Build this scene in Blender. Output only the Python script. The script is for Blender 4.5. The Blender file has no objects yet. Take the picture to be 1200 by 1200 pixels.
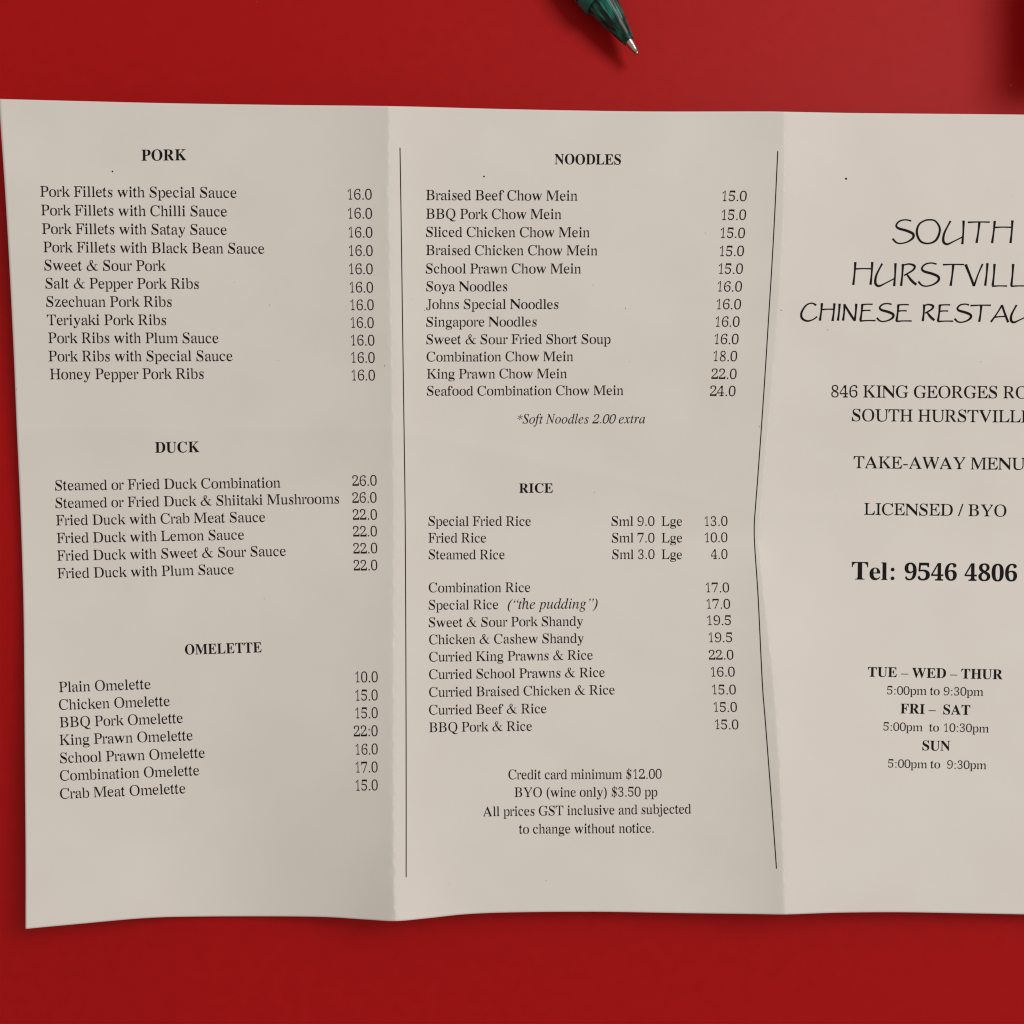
import bpy, math, random
from mathutils import Vector, Matrix
from mathutils.geometry import tessellate_polygon

# ------------------------------------------------------------------ camera
SC = bpy.context.scene
COL = SC.collection
H = 0.26                        # lens height above the tabletop, metres
S = 0.26 / 1200                 # metres on the tabletop per photo pixel
cam = bpy.data.cameras.new('camera')
cam.sensor_width = 36.0
cam.lens = 36.0 / 2 / (0.13 / H)
cam.clip_start = 0.01
cam.clip_end = 50
co = bpy.data.objects.new('camera', cam)
COL.objects.link(co)
co.location = (0, 0, H)
SC.camera = co

# ------------------------------------------------------------------ light
w = bpy.data.worlds.new('World')
SC.world = w
w.use_nodes = True
bg = w.node_tree.nodes['Background']
bg.inputs[0].default_value = (1.0, 0.93, 0.85, 1)
bg.inputs[1].default_value = 0.38


def area(name, loc, target, sx, sy, power, color):
    l = bpy.data.lights.new(name, 'AREA')
    l.shape = 'RECTANGLE'
    l.size = sx
    l.size_y = sy
    l.energy = power
    l.color = color
    o = bpy.data.objects.new(name, l)
    COL.objects.link(o)
    o.location = loc
    d = Vector(target) - Vector(loc)
    o.rotation_euler = d.to_track_quat('-Z', 'Y').to_euler()
    return o


# the lamp that casts the pen's shadow and is mirrored, blurred, in the tabletop
area('lamp_light', (0.68, 0.50, 1.08), (0.0, 0, 0), 0.50, 0.50, 9.9, (1.0, 0.935, 0.875))

SC.cycles.filter_width = 1.15

vs = SC.view_settings
vs.view_transform = 'Standard'
vs.look = 'None'
vs.exposure = 0.0
vs.gamma = 1.0
vs.use_curve_mapping = False


# ------------------------------------------------------------------ helpers
def material(name, color, rough=0.5, spec=0.5, **kw):
    m = bpy.data.materials.new(name)
    m.use_nodes = True
    b = m.node_tree.nodes['Principled BSDF']
    b.inputs['Base Color'].default_value = (*color, 1)
    b.inputs['Roughness'].default_value = rough
    b.inputs['Specular IOR Level'].default_value = spec
    for k, v in kw.items():
        b.inputs[k.replace('_', ' ')].default_value = v
    return m


def bump(m, scale, dist, strength=1.0, detail=3.0, stretch=None, color=None):
    nt = m.node_tree
    b = nt.nodes['Principled BSDF']
    tc = nt.nodes.new('ShaderNodeTexCoord')
    mp = nt.nodes.new('ShaderNodeMapping')
    if stretch:
        mp.inputs['Scale'].default_value = stretch
    n = nt.nodes.new('ShaderNodeTexNoise')
    n.inputs['Scale'].default_value = scale
    n.inputs['Detail'].default_value = detail
    bp = nt.nodes.new('ShaderNodeBump')
    bp.inputs['Distance'].default_value = dist
    bp.inputs['Strength'].default_value = strength
    nt.links.new(tc.outputs['Object'], mp.inputs['Vector'])
    nt.links.new(mp.outputs[0], n.inputs['Vector'])
    nt.links.new(n.outputs['Fac'], bp.inputs['Height'])
    nt.links.new(bp.outputs[0], b.inputs['Normal'])
    return n


def mottle(m, scale, c0, c1, detail=4.0, lo=0.35, hi=0.65):
    nt = m.node_tree
    b = nt.nodes['Principled BSDF']
    tc = nt.nodes.new('ShaderNodeTexCoord')
    n = nt.nodes.new('ShaderNodeTexNoise')
    n.inputs['Scale'].default_value = scale
    n.inputs['Detail'].default_value = detail
    r = nt.nodes.new('ShaderNodeValToRGB')
    r.color_ramp.elements[0].position = lo
    r.color_ramp.elements[1].position = hi
    r.color_ramp.elements[0].color = (*c0, 1)
    r.color_ramp.elements[1].color = (*c1, 1)
    nt.links.new(tc.outputs['Object'], n.inputs['Vector'])
    nt.links.new(n.outputs['Fac'], r.inputs['Fac'])
    nt.links.new(r.outputs['Color'], b.inputs['Base Color'])


def obj(name, verts, faces, mat, parent=None, smooth=False, label=None):
    me = bpy.data.meshes.new(name)
    me.from_pydata(verts, [], faces)
    me.materials.append(mat)
    if smooth:
        for p in me.polygons:
            p.use_smooth = True
    me.update()
    o = bpy.data.objects.new(name, me)
    COL.objects.link(o)
    if parent:
        o.parent = parent
    if label:
        o['label'] = label
    return o


def empty(name, loc, label, cat):
    o = bpy.data.objects.new(name, None)
    o.empty_display_size = 0.01
    COL.objects.link(o)
    o.location = loc
    o['label'] = label
    o['category'] = cat
    return o


def lerp_table(t, x):
    if x <= t[0][0]:
        (a, A), (b, B) = t[0], t[1]
    elif x >= t[-1][0]:
        (a, A), (b, B) = t[-2], t[-1]
    else:
        for (a, A), (b, B) in zip(t, t[1:]):
            if a <= x <= b:
                break
    return A + (B - A) * (x - a) / (b - a)


def spline_table(t, x):
    """Catmull-Rom through a table of (x, y)."""
    n = len(t)
    i = 0
    while i < n - 2 and x > t[i + 1][0]:
        i += 1
    (a, A), (b, B) = t[i], t[i + 1]
    if x <= a or x >= b:
        return lerp_table(t, x)
    mA = (B - t[i - 1][1]) / (b - t[i - 1][0]) if i > 0 else (B - A) / (b - a)
    mB = (t[i + 2][1] - A) / (t[i + 2][0] - a) if i + 2 < n else (B - A) / (b - a)
    h = b - a
    s = (x - a) / h
    return ((2 * s**3 - 3 * s**2 + 1) * A + (s**3 - 2 * s**2 + s) * h * mA
            + (-2 * s**3 + 3 * s**2) * B + (s**3 - s**2) * h * mB)


# ------------------------------------------------------------------ tabletop
M_table = material('red_laminate', (0.36, 0.006, 0.008), rough=0.56, spec=0.17)
bump(M_table, 900, 0.00002, 0.5, 4.0)
mottle(M_table, 260, (0.398, 0.0015, 0.0026), (0.425, 0.0021, 0.0035), 5.0, 0.3, 0.7)
tn = M_table.node_tree
ramp = [n for n in tn.nodes if n.type == 'VALTORGB'][0]
dust_place = tn.nodes.new('ShaderNodeTexCoord')
vor = tn.nodes.new('ShaderNodeTexVoronoi')
vor.inputs['Scale'].default_value = 110
sel = tn.nodes.new('ShaderNodeSeparateColor')
thr = tn.nodes.new('ShaderNodeMath'); thr.operation = 'MULTIPLY_ADD'      # dust size differs from cell to cell, mostly none
thr.inputs[1].default_value = 0.14
thr.inputs[2].default_value = -0.095
cmp_ = tn.nodes.new('ShaderNodeMath'); cmp_.operation = 'LESS_THAN'
dim = tn.nodes.new('ShaderNodeMath'); dim.operation = 'MULTIPLY'
dim.inputs[1].default_value = 0.35
mixd = tn.nodes.new('ShaderNodeMix'); mixd.data_type = 'RGBA'
mixd.inputs['B'].default_value = (0.40, 0.12, 0.11, 1)
tn.links.new(dust_place.outputs['Object'], vor.inputs['Vector'])
tn.links.new(vor.outputs['Color'], sel.inputs[0])
tn.links.new(sel.outputs[0], thr.inputs[0])
tn.links.new(vor.outputs['Distance'], cmp_.inputs[0])
tn.links.new(thr.outputs[0], cmp_.inputs[1])
tn.links.new(cmp_.outputs[0], dim.inputs[0])
tn.links.new(dim.outputs[0], mixd.inputs['Factor'])
tn.links.new(ramp.outputs[0], mixd.inputs['A'])
tn.links.new(mixd.outputs['Result'], tn.nodes['Principled BSDF'].inputs['Base Color'])
X0, X1, Y0, Y1, T, R = -0.45, 0.45, -0.34, 0.42, 0.028, 0.004
pf = [(0.0, -T), (0.0, -R), (R * 0.3, -R * 0.3), (R, 0.0)]     # rounded rim: (inset, z)
tv, tf = [], []
for ins, z in pf:
    for (x, y) in ((X0 + ins, Y0 + ins), (X1 - ins, Y0 + ins), (X1 - ins, Y1 - ins), (X0 + ins, Y1 - ins)):
        tv.append((x, y, z))
for r in range(len(pf) - 1):
    for k in range(4):
        a, b = r * 4 + k, r * 4 + (k + 1) % 4
        tf.append((a, b, b + 4, a + 4))
tf.append((12, 13, 14, 15))
tf.append((3, 2, 1, 0))
top = obj('tabletop', tv, tf, M_table)
top['kind'] = 'structure'

# unseen block added just past the frame, whose shadow darkens the top right
LX, LY, LZ, LR = (1218 - 600) * S, (600 - 88) * S, 0.026, 0.003
lv, lf = [], []
for ins, z in ((0.0, 0.0), (0.0, LZ - LR), (LR * 0.3, LZ - LR * 0.3), (LR, LZ)):
    lv += [(LX + ins, LY + ins, z), (X1 - 0.01 - ins, LY + ins, z), (X1 - 0.01 - ins, Y1 - 0.01 - ins, z), (LX + ins, Y1 - 0.01 - ins, z)]
for r in range(3):
    for k in range(4):
        a, b = r * 4 + k, r * 4 + (k + 1) % 4
        lf.append((a, b, b + 4, a + 4))
lf.append((12, 13, 14, 15))
shadow_block = obj('added_shadow_block', lv, lf, M_table)
shadow_block['kind'] = 'structure'

# ------------------------------------------------------------------ the sheet's shape
# Edges of the unfolded sheet and its creases, surveyed in photo pixels (1 px = S metres on
# the tabletop); height() lifts the sheet off the table in metres.
EDGE_L = [(116, -1), (150, 1), (225, 6), (300, 10.4), (412, 16), (500, 19.6), (600, 24), (710, 27.5), (800, 28.5), (900, 29.2), (1000, 30), (1088, 30)]
EDGE_T = [(-40, 115), (0, 116), (100, 118.6), (200, 121), (330, 123), (460, 124.4), (600, 128), (750, 130.5), (900, 130.6), (925, 131), (1000, 132.4), (1200, 134.3), (1400, 137)]
EDGE_B = [(-10, 1093), (30, 1088.6), (100, 1082), (160, 1076.6), (200, 1074.6), (300, 1073.8), (380, 1074.6), (430, 1077.6), (463, 1079.4), (500, 1076.2), (545, 1071.4), (600, 1069.2), (700, 1068.5), (800, 1070), (890, 1071.2), (921, 1071.6), (980, 1069.6), (1050, 1069), (1120, 1070), (1200, 1071.5), (1400, 1075)]
CREASE_L = [(116, 456.5), (230, 456), (400, 459), (500, 461), (600, 462), (800, 461.5), (1000, 462), (1090, 464)]
CREASE_R = [(116, 920), (250, 918.5), (350, 913), (450, 905), (550, 896), (600, 891.5), (640, 890), (700, 896), (800, 907), (900, 914), (1000, 918), (1090, 921)]
EDGE_RIGHT = 1384.0


def soft(x, r):
    return math.sqrt(x * x + r * r) - r


def height(u, v):
    ul = spline_table(CREASE_L, v)
    ur = spline_table(CREASE_R, v)
    dv = (v - 598.0) / 480.0
    h = 0.4 + 8.6 * soft(dv, 0.10)                       # valley along the half fold
    # mountain creases between the three panels
    rad = 2.0
    # the worn fold line wanders by a fibre or two, only within a few pixels of itself
    near = math.exp(-((u - ul) / 4.0) ** 2)
    ul += near * (0.9 * math.sin(v / 5.3) * math.sin(v / 17.0 + 1) + 0.6 * math.sin(v / 2.9 + 2))
    near = math.exp(-((u - ur) / 4.0) ** 2)
    ur += near * (0.7 * math.sin(v / 6.1 + 3) * math.sin(v / 21.0) + 0.4 * math.sin(v / 3.3))
    amp_l = 2.5 + 0.5 * dv * dv + 1.7 * max(0.0, dv) ** 2
    # below the half fold the right crease stands sharper; the facet starts on a slanted line
    d = 0.7 * ((v - 630.0) - 0.95 * max(0.0, u - ur))
    r = 4.0 + 0.7 * max(0.0, u - ur)
    d = 0.5 * (d + math.sqrt(d * d + r * r))
    facet = 3.0 * (1 - math.exp(-d / 60.0))
    amp_r = 1.7 + 0.7 * dv * dv
    h += amp_l * math.exp(-soft(u - ul, rad) / 52.0)
    h += amp_r * math.exp(-soft(u - ur, rad) / 58.0)
    h += (1.3 + 1.2 * max(0.0, dv)) * math.exp(-soft(u - ul, 6.0) / 120.0)
    h += 1.0 * math.exp(-soft(u - ur, 6.0) / 110.0)
    h += facet * math.exp(-soft(u - ur, rad) / (125.0 if u > ur else 85.0))
    # dent at the crossing of the folds
    k = math.exp(-((u - ur - 30) / 60.0) ** 2) * math.exp(-((v - 585) / 55.0) ** 2)
    h -= 0.35 * k
    # half fold line, faint on the left panel a little higher
    fl = 505 if u < 470 else 505 + 95 * min(1, (u - 470) / 420.0)
    h += 0.22 * math.exp(-soft(v - fl, 3.0) / 22.0)
    if u < ul:                                           # free left edge curls up
        s = (ul - u) / 460.0
        h += 5.0 * s * s * s
        h += 2.2 * max(0, s - 0.35) ** 2 * max(0, (v - 700) / 390.0) * 3
    if u > ur:
        h += 1.6 * ((u - ur) / 460.0) ** 2
    # bottom edge ripples
    e = max(0, (v - 880) / 200.0) ** 2
    h += e * (1.3 * math.exp(-((u - 463) / 50.0) ** 2) - 0.5 * math.exp(-((u - 270) / 110.0) ** 2))
    # the lower left panel sags between its raised corner and the crease
    sag = min(1.0, max(0.0, (v - 640) / 440.0))
    h -= 6.2 * sag * sag * (3 - 2 * sag) * math.exp(-((u - 265) / 125.0) ** 2)
    # gentle cockling
    h += 0.20 * math.sin(u / 71.0 + v / 190.0) * math.sin(v / 97.0 - u / 260.0)
    h += 0.08 * math.sin(u / 31.0 - v / 44.0 + 2.0 * math.sin(v / 120.0)) * math.sin(v / 57.0 + u / 88.0)
    return max(h, 0.15) * 0.001


def on_sheet(u, v, lift=0.0):
    h = height(u, v) + lift
    t = (H - h) / H
    return ((u - 600.0) * S * t, (600.0 - v) * S * t, h)


menu = empty('takeaway_menu', (0, 0, 0),
             'white paper take-away menu unfolded on the red tabletop, creased into three printed panels', 'menu')

M_paper = material('menu_paper', (0.74, 0.70, 0.645), rough=0.75, spec=0.25)
mottle(M_paper, 55, (0.742, 0.712, 0.680), (0.764, 0.737, 0.706), 4.0)
bump(M_paper, 700, 0.00004, 0.45, 6.0)
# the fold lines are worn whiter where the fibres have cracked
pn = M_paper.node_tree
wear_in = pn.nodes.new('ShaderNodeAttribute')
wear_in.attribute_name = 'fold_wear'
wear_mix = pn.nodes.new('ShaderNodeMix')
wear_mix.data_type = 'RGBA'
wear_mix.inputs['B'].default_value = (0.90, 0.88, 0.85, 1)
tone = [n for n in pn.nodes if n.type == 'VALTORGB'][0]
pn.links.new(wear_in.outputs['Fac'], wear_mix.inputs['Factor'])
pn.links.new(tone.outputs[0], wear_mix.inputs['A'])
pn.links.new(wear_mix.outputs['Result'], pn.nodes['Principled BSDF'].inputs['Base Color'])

COLS, x = [], 0.0                                    # finer columns at the creases
while x < EDGE_RIGHT:
    COLS.append(x / EDGE_RIGHT)
    x += 0.9 if 446 < x < 476 or 882 < x < 930 else 3.2
COLS.append(1.0)
NX, NY = len(COLS) - 1, 420
pv, pfc, wear = [], [], []
wr = random.Random(5)
for j in range(NY + 1):
    b = j / NY
    for a in COLS:
        v0 = 120 + b * 960
        for _ in range(3):
            x0 = spline_table(EDGE_L, v0)
            u = x0 * (1 - a) ** 8 + EDGE_RIGHT * a if a < 1 else EDGE_RIGHT
            t_, b_ = spline_table(EDGE_T, u), spline_table(EDGE_B, u)
            v0 = t_ + (b_ - t_) * b
        pv.append(on_sheet(u, v0))
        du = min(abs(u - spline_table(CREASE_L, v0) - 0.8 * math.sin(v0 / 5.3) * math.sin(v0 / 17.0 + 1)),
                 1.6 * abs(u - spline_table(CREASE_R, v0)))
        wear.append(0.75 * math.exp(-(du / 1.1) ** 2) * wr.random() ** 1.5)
NV = len(pv)
W1 = NX + 1
THK = 0.00011
pv += [(x, y, z - THK) for x, y, z in pv]
for j in range(NY):
    for i in range(NX):
        q = j * W1 + i
        pfc.append((q, q + W1, q + W1 + 1, q + 1))
        pfc.append((NV + q, NV + q + 1, NV + q + W1 + 1, NV + q + W1))
rim = [i for i in range(W1)] + [j * W1 + NX for j in range(1, NY + 1)] + [NY * W1 + i for i in range(NX - 1, -1, -1)] + [j * W1 for j in range(NY - 1, 0, -1)]
for a, b in zip(rim, rim[1:] + rim[:1]):
    pfc.append((a, b, NV + b, NV + a))
sheet = obj('sheet', pv, pfc, M_paper, menu, smooth=True)
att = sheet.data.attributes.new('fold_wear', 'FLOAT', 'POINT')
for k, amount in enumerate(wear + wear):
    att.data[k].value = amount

# ------------------------------------------------------------------ lettering (outlines kept as data)
# code point: (advance, separate contours?, contour x, y, x, y ..., ...) in thousandths of the type size
REGULAR = {
    65: (722, 0, (181, 0, 181, 26, 210, 26, 175, 29, 144, 39, 131, 52, 127, 70, 131, 86, 137, 103, 177, 192, 454, 192, 482, 129, 497, 94, 504, 66, 500, 53, 490, 46, 420, 28, 416, 29, 416, 0, 693, 0, 693, 31, 706, 25, 680, 24, 654, 35, 628, 68, 614, 119, 365, 677, 344, 678, 89, 108, 75, 80, 62, 58, 49, 43, 33, 34, 15, 28, 30, 30, 30, 0), (313, 503, 436, 233, 193, 233)),
    66: (667, 0, (339, 0, 404, 4, 459, 18, 506, 35, 546, 58, 569, 90, 582, 123, 590, 155, 593, 191, 590, 225, 582, 256, 565, 289, 531, 320, 480, 342, 411, 358, 480, 376, 525, 403, 547, 439, 555, 474, 558, 510, 549, 559, 515, 615, 518, 618, 466, 643, 397, 657, 311, 662, 19, 662, 19, 635, 17, 636, 44, 635, 65, 635, 86, 626, 100, 609, 110, 577, 113, 537, 113, 118, 110, 83, 99, 53, 101, 57, 48, 26, 19, 24, 20, 29, 20, 0), (216, 569, 217, 593, 223, 614, 222, 611, 227, 615, 283, 630, 305, 631, 341, 628, 403, 606, 407, 612, 433, 585, 445, 547, 448, 502, 443, 451, 423, 410, 417, 412, 352, 377, 311, 369, 260, 366, 216, 366), (291, 36, 272, 35, 221, 61, 227, 48, 218, 70, 216, 94, 216, 336, 275, 336, 316, 334, 351, 328, 382, 322, 414, 313, 442, 294, 461, 265, 471, 228, 474, 186, 470, 134, 457, 90, 431, 59, 401, 47, 374, 42, 346, 37, 313, 35)),
    67: (667, 0, (415, -10, 476, 13, 533, 42, 588, 77, 633, 129, 605, 154, 572, 118, 536, 89, 498, 65, 458, 48, 417, 38, 377, 34, 323, 39, 274, 53, 227, 77, 187, 119, 160, 177, 145, 247, 141, 329, 145, 416, 158, 490, 184, 551, 221, 595, 264, 623, 308, 639, 357, 644, 395, 641, 431, 633, 466, 619, 499, 595, 535, 554, 565, 504, 591, 448, 617, 448, 617, 677, 590, 677, 583, 657, 573, 644, 560, 635, 542, 633, 527, 634, 512, 640, 452, 660, 397, 673, 348, 677, 298, 674, 251, 665, 208, 650, 167, 630, 132, 603, 103, 572, 80, 537, 63, 498, 49, 459, 37, 420, 30, 377, 28, 332, 30, 286, 37, 243, 49, 203, 64, 164, 82, 127, 105, 92, 133, 61, 169, 38, 207, 15, 248, -4, 295, -12, 344, -15)),
    68: (722, 0, (330, 0, 433, 9, 519, 31, 587, 68, 631, 120, 659, 180, 678, 249, 685, 331, 681, 388, 671, 438, 656, 484, 636, 527, 609, 567, 570, 602, 519, 625, 460, 643, 394, 658, 319, 662, 18, 662, 18, 635, 16, 639, 44, 637, 102, 608, 99, 614, 111, 583, 114, 545, 114, 107, 111, 74, 101, 46, 105, 55, 50, 26, 23, 25, 27, 29, 27, 0), (297, 36, 241, 50, 226, 60, 230, 52, 222, 76, 220, 104, 220, 560, 222, 588, 230, 613, 227, 606, 240, 615, 297, 629, 322, 630, 377, 624, 427, 611, 475, 586, 517, 544, 545, 486, 559, 415, 564, 333, 560, 260, 550, 196, 531, 140, 500, 96, 459, 67, 416, 50, 371, 39, 321, 35)),
    69: (611, 0, (556, 0, 597, 208, 569, 208, 551, 169, 531, 136, 509, 109, 485, 86, 456, 69, 424, 56, 388, 47, 347, 42, 301, 40, 276, 41, 256, 42, 201, 65, 204, 61, 201, 71, 198, 97, 198, 323, 234, 323, 266, 322, 293, 317, 316, 310, 336, 299, 352, 284, 364, 264, 374, 239, 381, 208, 386, 172, 411, 172, 411, 502, 387, 502, 377, 455, 362, 418, 344, 391, 319, 372, 287, 361, 246, 357, 198, 357, 198, 565, 200, 593, 208, 616, 201, 603, 242, 627, 255, 624, 303, 626, 354, 624, 398, 617, 434, 606, 464, 591, 488, 570, 506, 542, 520, 507, 528, 465, 551, 465, 551, 662, 15, 662, 15, 635, 13, 640, 39, 638, 90, 608, 89, 612, 100, 578, 103, 537, 103, 112, 100, 77, 89, 48, 89, 50, 40, 23, 12, 23, 12, 27, 12, 0)),
    70: (556, 0, (310, 0, 310, 28, 301, 28, 271, 31, 251, 30, 229, 36, 212, 51, 202, 81, 199, 116, 199, 325, 241, 325, 283, 321, 316, 310, 342, 291, 361, 263, 375, 223, 384, 172, 410, 172, 410, 504, 383, 504, 374, 457, 360, 420, 341, 393, 316, 374, 283, 363, 243, 359, 199, 359, 199, 580, 201, 605, 204, 612, 230, 631, 246, 627, 257, 625, 302, 627, 349, 625, 388, 620, 421, 611, 449, 599, 471, 582, 489, 560, 503, 534, 514, 502, 522, 465, 546, 465, 546, 662, 13, 662, 13, 635, 12, 636, 38, 632, 93, 601, 88, 611, 100, 581, 103, 546, 103, 121, 100, 85, 90, 55, 91, 59, 41, 30, 14, 28, 15, 30, 15, 0)),
    71: (722, 0, (446, -11, 515, 1, 585, 19, 621, 31, 621, 187, 623, 219, 634, 245, 629, 235, 684, 262, 709, 263, 706, 262, 706, 288, 421, 288, 421, 262, 424, 262, 454, 260, 514, 234, 508, 246, 522, 219, 526, 187, 526, 102, 522, 71, 508, 44, 516, 59, 452, 25, 423, 21, 387, 19, 341, 23, 299, 35, 258, 55, 218, 87, 186, 132, 165, 190, 154, 256, 150, 331, 154, 417, 167, 491, 194, 552, 233, 596, 277, 623, 323, 639, 374, 644, 407, 642, 440, 635, 474, 624, 505, 605, 533, 582, 557, 553, 578, 520, 597, 485, 613, 447, 641, 447, 641, 677, 612, 677, 591, 644, 583, 638, 574, 635, 563, 634, 534, 641, 473, 661, 414, 673, 358, 677, 308, 674, 261, 665, 216, 650, 175, 630, 139, 603, 110, 572, 86, 538, 68, 500, 54, 461, 42, 421, 34, 379, 32, 333, 35, 285, 42, 241, 54, 201, 69, 162, 87, 124, 111, 89, 141, 58, 179, 31, 222, 11, 269, -3, 320, -12, 375, -14)),
    72: (722, 0, (298, 0, 298, 29, 298, 28, 271, 29, 219, 57, 221, 51, 210, 81, 207, 116, 207, 321, 515, 321, 515, 116, 512, 80, 501, 49, 504, 56, 449, 29, 423, 28, 425, 29, 425, 0, 700, 0, 700, 29, 702, 27, 675, 28, 625, 57, 625, 54, 616, 83, 613, 116, 613, 552, 616, 584, 626, 613, 622, 604, 675, 633, 702, 635, 700, 633, 700, 662, 425, 662, 425, 634, 426, 634, 452, 632, 470, 633, 490, 628, 504, 613, 513, 586, 515, 551, 515, 364, 207, 364, 207, 552, 210, 586, 219, 614, 234, 628, 254, 633, 272, 632, 297, 634, 298, 634, 298, 662, 21, 662, 21, 634, 19, 635, 45, 633, 99, 604, 96, 612, 106, 584, 110, 552, 110, 116, 107, 81, 96, 51, 98, 57, 46, 29, 19, 28, 20, 29, 20, 0)),
    73: (333, 0, (315, 0, 315, 30, 312, 29, 284, 33, 264, 33, 244, 39, 229, 54, 219, 81, 217, 111, 217, 564, 220, 595, 225, 607, 226, 608, 287, 633, 313, 635, 313, 662, 20, 662, 20, 635, 21, 635, 48, 633, 108, 608, 108, 609, 113, 594, 116, 564, 116, 108, 112, 76, 98, 48, 106, 60, 45, 32, 18, 29, 20, 30, 20, 0)),
    74: (389, 0, (183, -87, 225, -73, 257, -47, 277, -13, 286, 28, 291, 75, 294, 130, 294, 534, 296, 574, 302, 606, 313, 624, 329, 633, 347, 633, 369, 634, 370, 633, 370, 662, 123, 662, 123, 634, 127, 634, 153, 631, 171, 630, 188, 622, 201, 605, 209, 573, 211, 534, 211, 30, 207, 0, 198, -25, 183, -43, 182, -38, 147, -55, 128, -57, 112, -55, 90, -44, 79, -30, 78, -26, 88, 5, 88, 20, 86, 31, 86, 40, 89, 53, 93, 68, 93, 86, 83, 100, 68, 106, 50, 108, 35, 106, 20, 99, 11, 85, 10, 65, 14, 49, 16, 33, 13, 15, 11, -5, 14, -26, 25, -46, 42, -60, 61, -72, 82, -85, 107, -90, 133, -92)),
    75: (722, 0, (304, 0, 304, 29, 304, 28, 278, 29, 227, 57, 229, 51, 219, 81, 216, 116, 216, 279, 282, 339, 464, 111, 481, 91, 494, 72, 501, 50, 499, 42, 472, 22, 454, 25, 429, 26, 424, 26, 424, 0, 710, 0, 710, 28, 723, 27, 706, 27, 689, 26, 664, 34, 647, 56, 368, 405, 486, 524, 539, 574, 589, 609, 636, 631, 680, 638, 661, 638, 661, 662, 438, 662, 438, 636, 444, 636, 471, 632, 504, 615, 504, 617, 492, 588, 474, 567, 451, 543, 216, 308, 216, 552, 219, 586, 228, 614, 242, 628, 261, 633, 279, 632, 304, 634, 304, 662, 36, 662, 36, 634, 34, 636, 60, 634, 111, 605, 108, 612, 119, 584, 122, 552, 122, 116, 119, 81, 109, 51, 111, 57, 60, 29, 34, 28, 35, 29, 35, 0)),
    76: (611, 0, (560, 0, 598, 225, 571, 225, 553, 182, 533, 146, 512, 115, 489, 90, 461, 71, 429, 57, 394, 48, 354, 42, 308, 40, 278, 41, 256, 42, 239, 39, 218, 44, 206, 61, 198, 119, 198, 552, 201, 587, 212, 617, 229, 631, 250, 635, 269, 634, 296, 636, 300, 636, 300, 662, 14, 662, 14, 634, 12, 635, 38, 634, 91, 606, 88, 614, 99, 585, 102, 552, 102, 116, 99, 81, 89, 51, 89, 55, 40, 25, 13, 24, 13, 29, 13, 0)),
    77: (889, 0, (183, 0, 183, 27, 184, 27, 159, 33, 135, 46, 127, 58, 121, 83, 119, 116, 119, 584, 376, 0, 395, 0, 680, 655, 680, 120, 677, 84, 669, 54, 655, 38, 635, 31, 616, 31, 590, 29, 590, 30, 590, 0, 859, 0, 859, 28, 861, 27, 836, 28, 816, 27, 797, 35, 784, 53, 776, 84, 774, 123, 774, 551, 777, 583, 788, 611, 786, 606, 837, 633, 863, 635, 860, 633, 860, 662, 639, 662, 423, 170, 207, 662, 15, 662, 15, 634, 16, 635, 41, 632, 60, 634, 80, 629, 94, 615, 88, 586, 74, 556, 74, 115, 72, 85, 66, 61, 57, 48, 36, 35, 12, 29, 14, 29, 14, 0)),
    78: (722, 0, (645, -15, 645, 548, 647, 579, 652, 602, 660, 615, 681, 628, 707, 634, 706, 634, 706, 662, 531, 662, 531, 634, 532, 634, 558, 627, 571, 622, 582, 614, 589, 603, 594, 580, 595, 549, 595, 206, 171, 662, 13, 662, 13, 630, 56, 619, 48, 627, 74, 602, 74, 114, 72, 83, 68, 59, 61, 47, 50, 39, 37, 34, 12, 28, 13, 28, 13, 0, 188, 0, 188, 28, 161, 35, 139, 48, 131, 60, 126, 83, 124, 114, 124, 513, 618, -15)),
    79: (722, 0, (408, -12, 456, -3, 501, 12, 543, 32, 579, 59, 610, 91, 634, 127, 652, 165, 666, 205, 678, 245, 685, 287, 688, 331, 685, 376, 678, 419, 665, 459, 651, 498, 633, 536, 610, 571, 580, 603, 545, 630, 504, 650, 461, 665, 414, 675, 365, 678, 313, 675, 265, 665, 220, 650, 178, 630, 142, 603, 111, 571, 87, 535, 69, 496, 55, 457, 44, 417, 36, 375, 34, 331, 36, 287, 44, 245, 56, 205, 70, 166, 88, 128, 112, 92, 142, 60, 177, 33, 218, 13, 261, -3, 308, -12, 357, -15), (324, 22, 286, 34, 248, 55, 212, 88, 182, 133, 162, 190, 151, 256, 148, 331, 152, 417, 165, 491, 191, 551, 227, 595, 267, 623, 310, 638, 356, 644, 397, 640, 435, 628, 472, 607, 509, 575, 539, 530, 559, 473, 569, 406, 572, 331, 568, 245, 555, 171, 530, 111, 493, 67, 453, 39, 410, 24, 364, 18)),
    80: (556, 0, (291, 0, 291, 29, 292, 28, 265, 29, 213, 57, 215, 51, 205, 81, 202, 116, 202, 299, 324, 299, 382, 302, 431, 316, 471, 335, 503, 358, 521, 389, 532, 419, 539, 449, 542, 482, 540, 512, 534, 539, 525, 565, 513, 592, 491, 616, 462, 633, 419, 649, 359, 660, 281, 662, 18, 662, 18, 634, 17, 639, 44, 636, 95, 603, 92, 612, 102, 584, 105, 552, 105, 116, 103, 81, 92, 51, 94, 57, 42, 29, 16, 28, 17, 29, 17, 0), (202, 580, 204, 600, 212, 619, 204, 603, 251, 627, 267, 626, 285, 627, 314, 625, 340, 621, 366, 616, 393, 604, 416, 572, 428, 529, 431, 478, 427, 426, 412, 383, 383, 355, 354, 346, 327, 341, 298, 336, 263, 334, 202, 334)),
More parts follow.
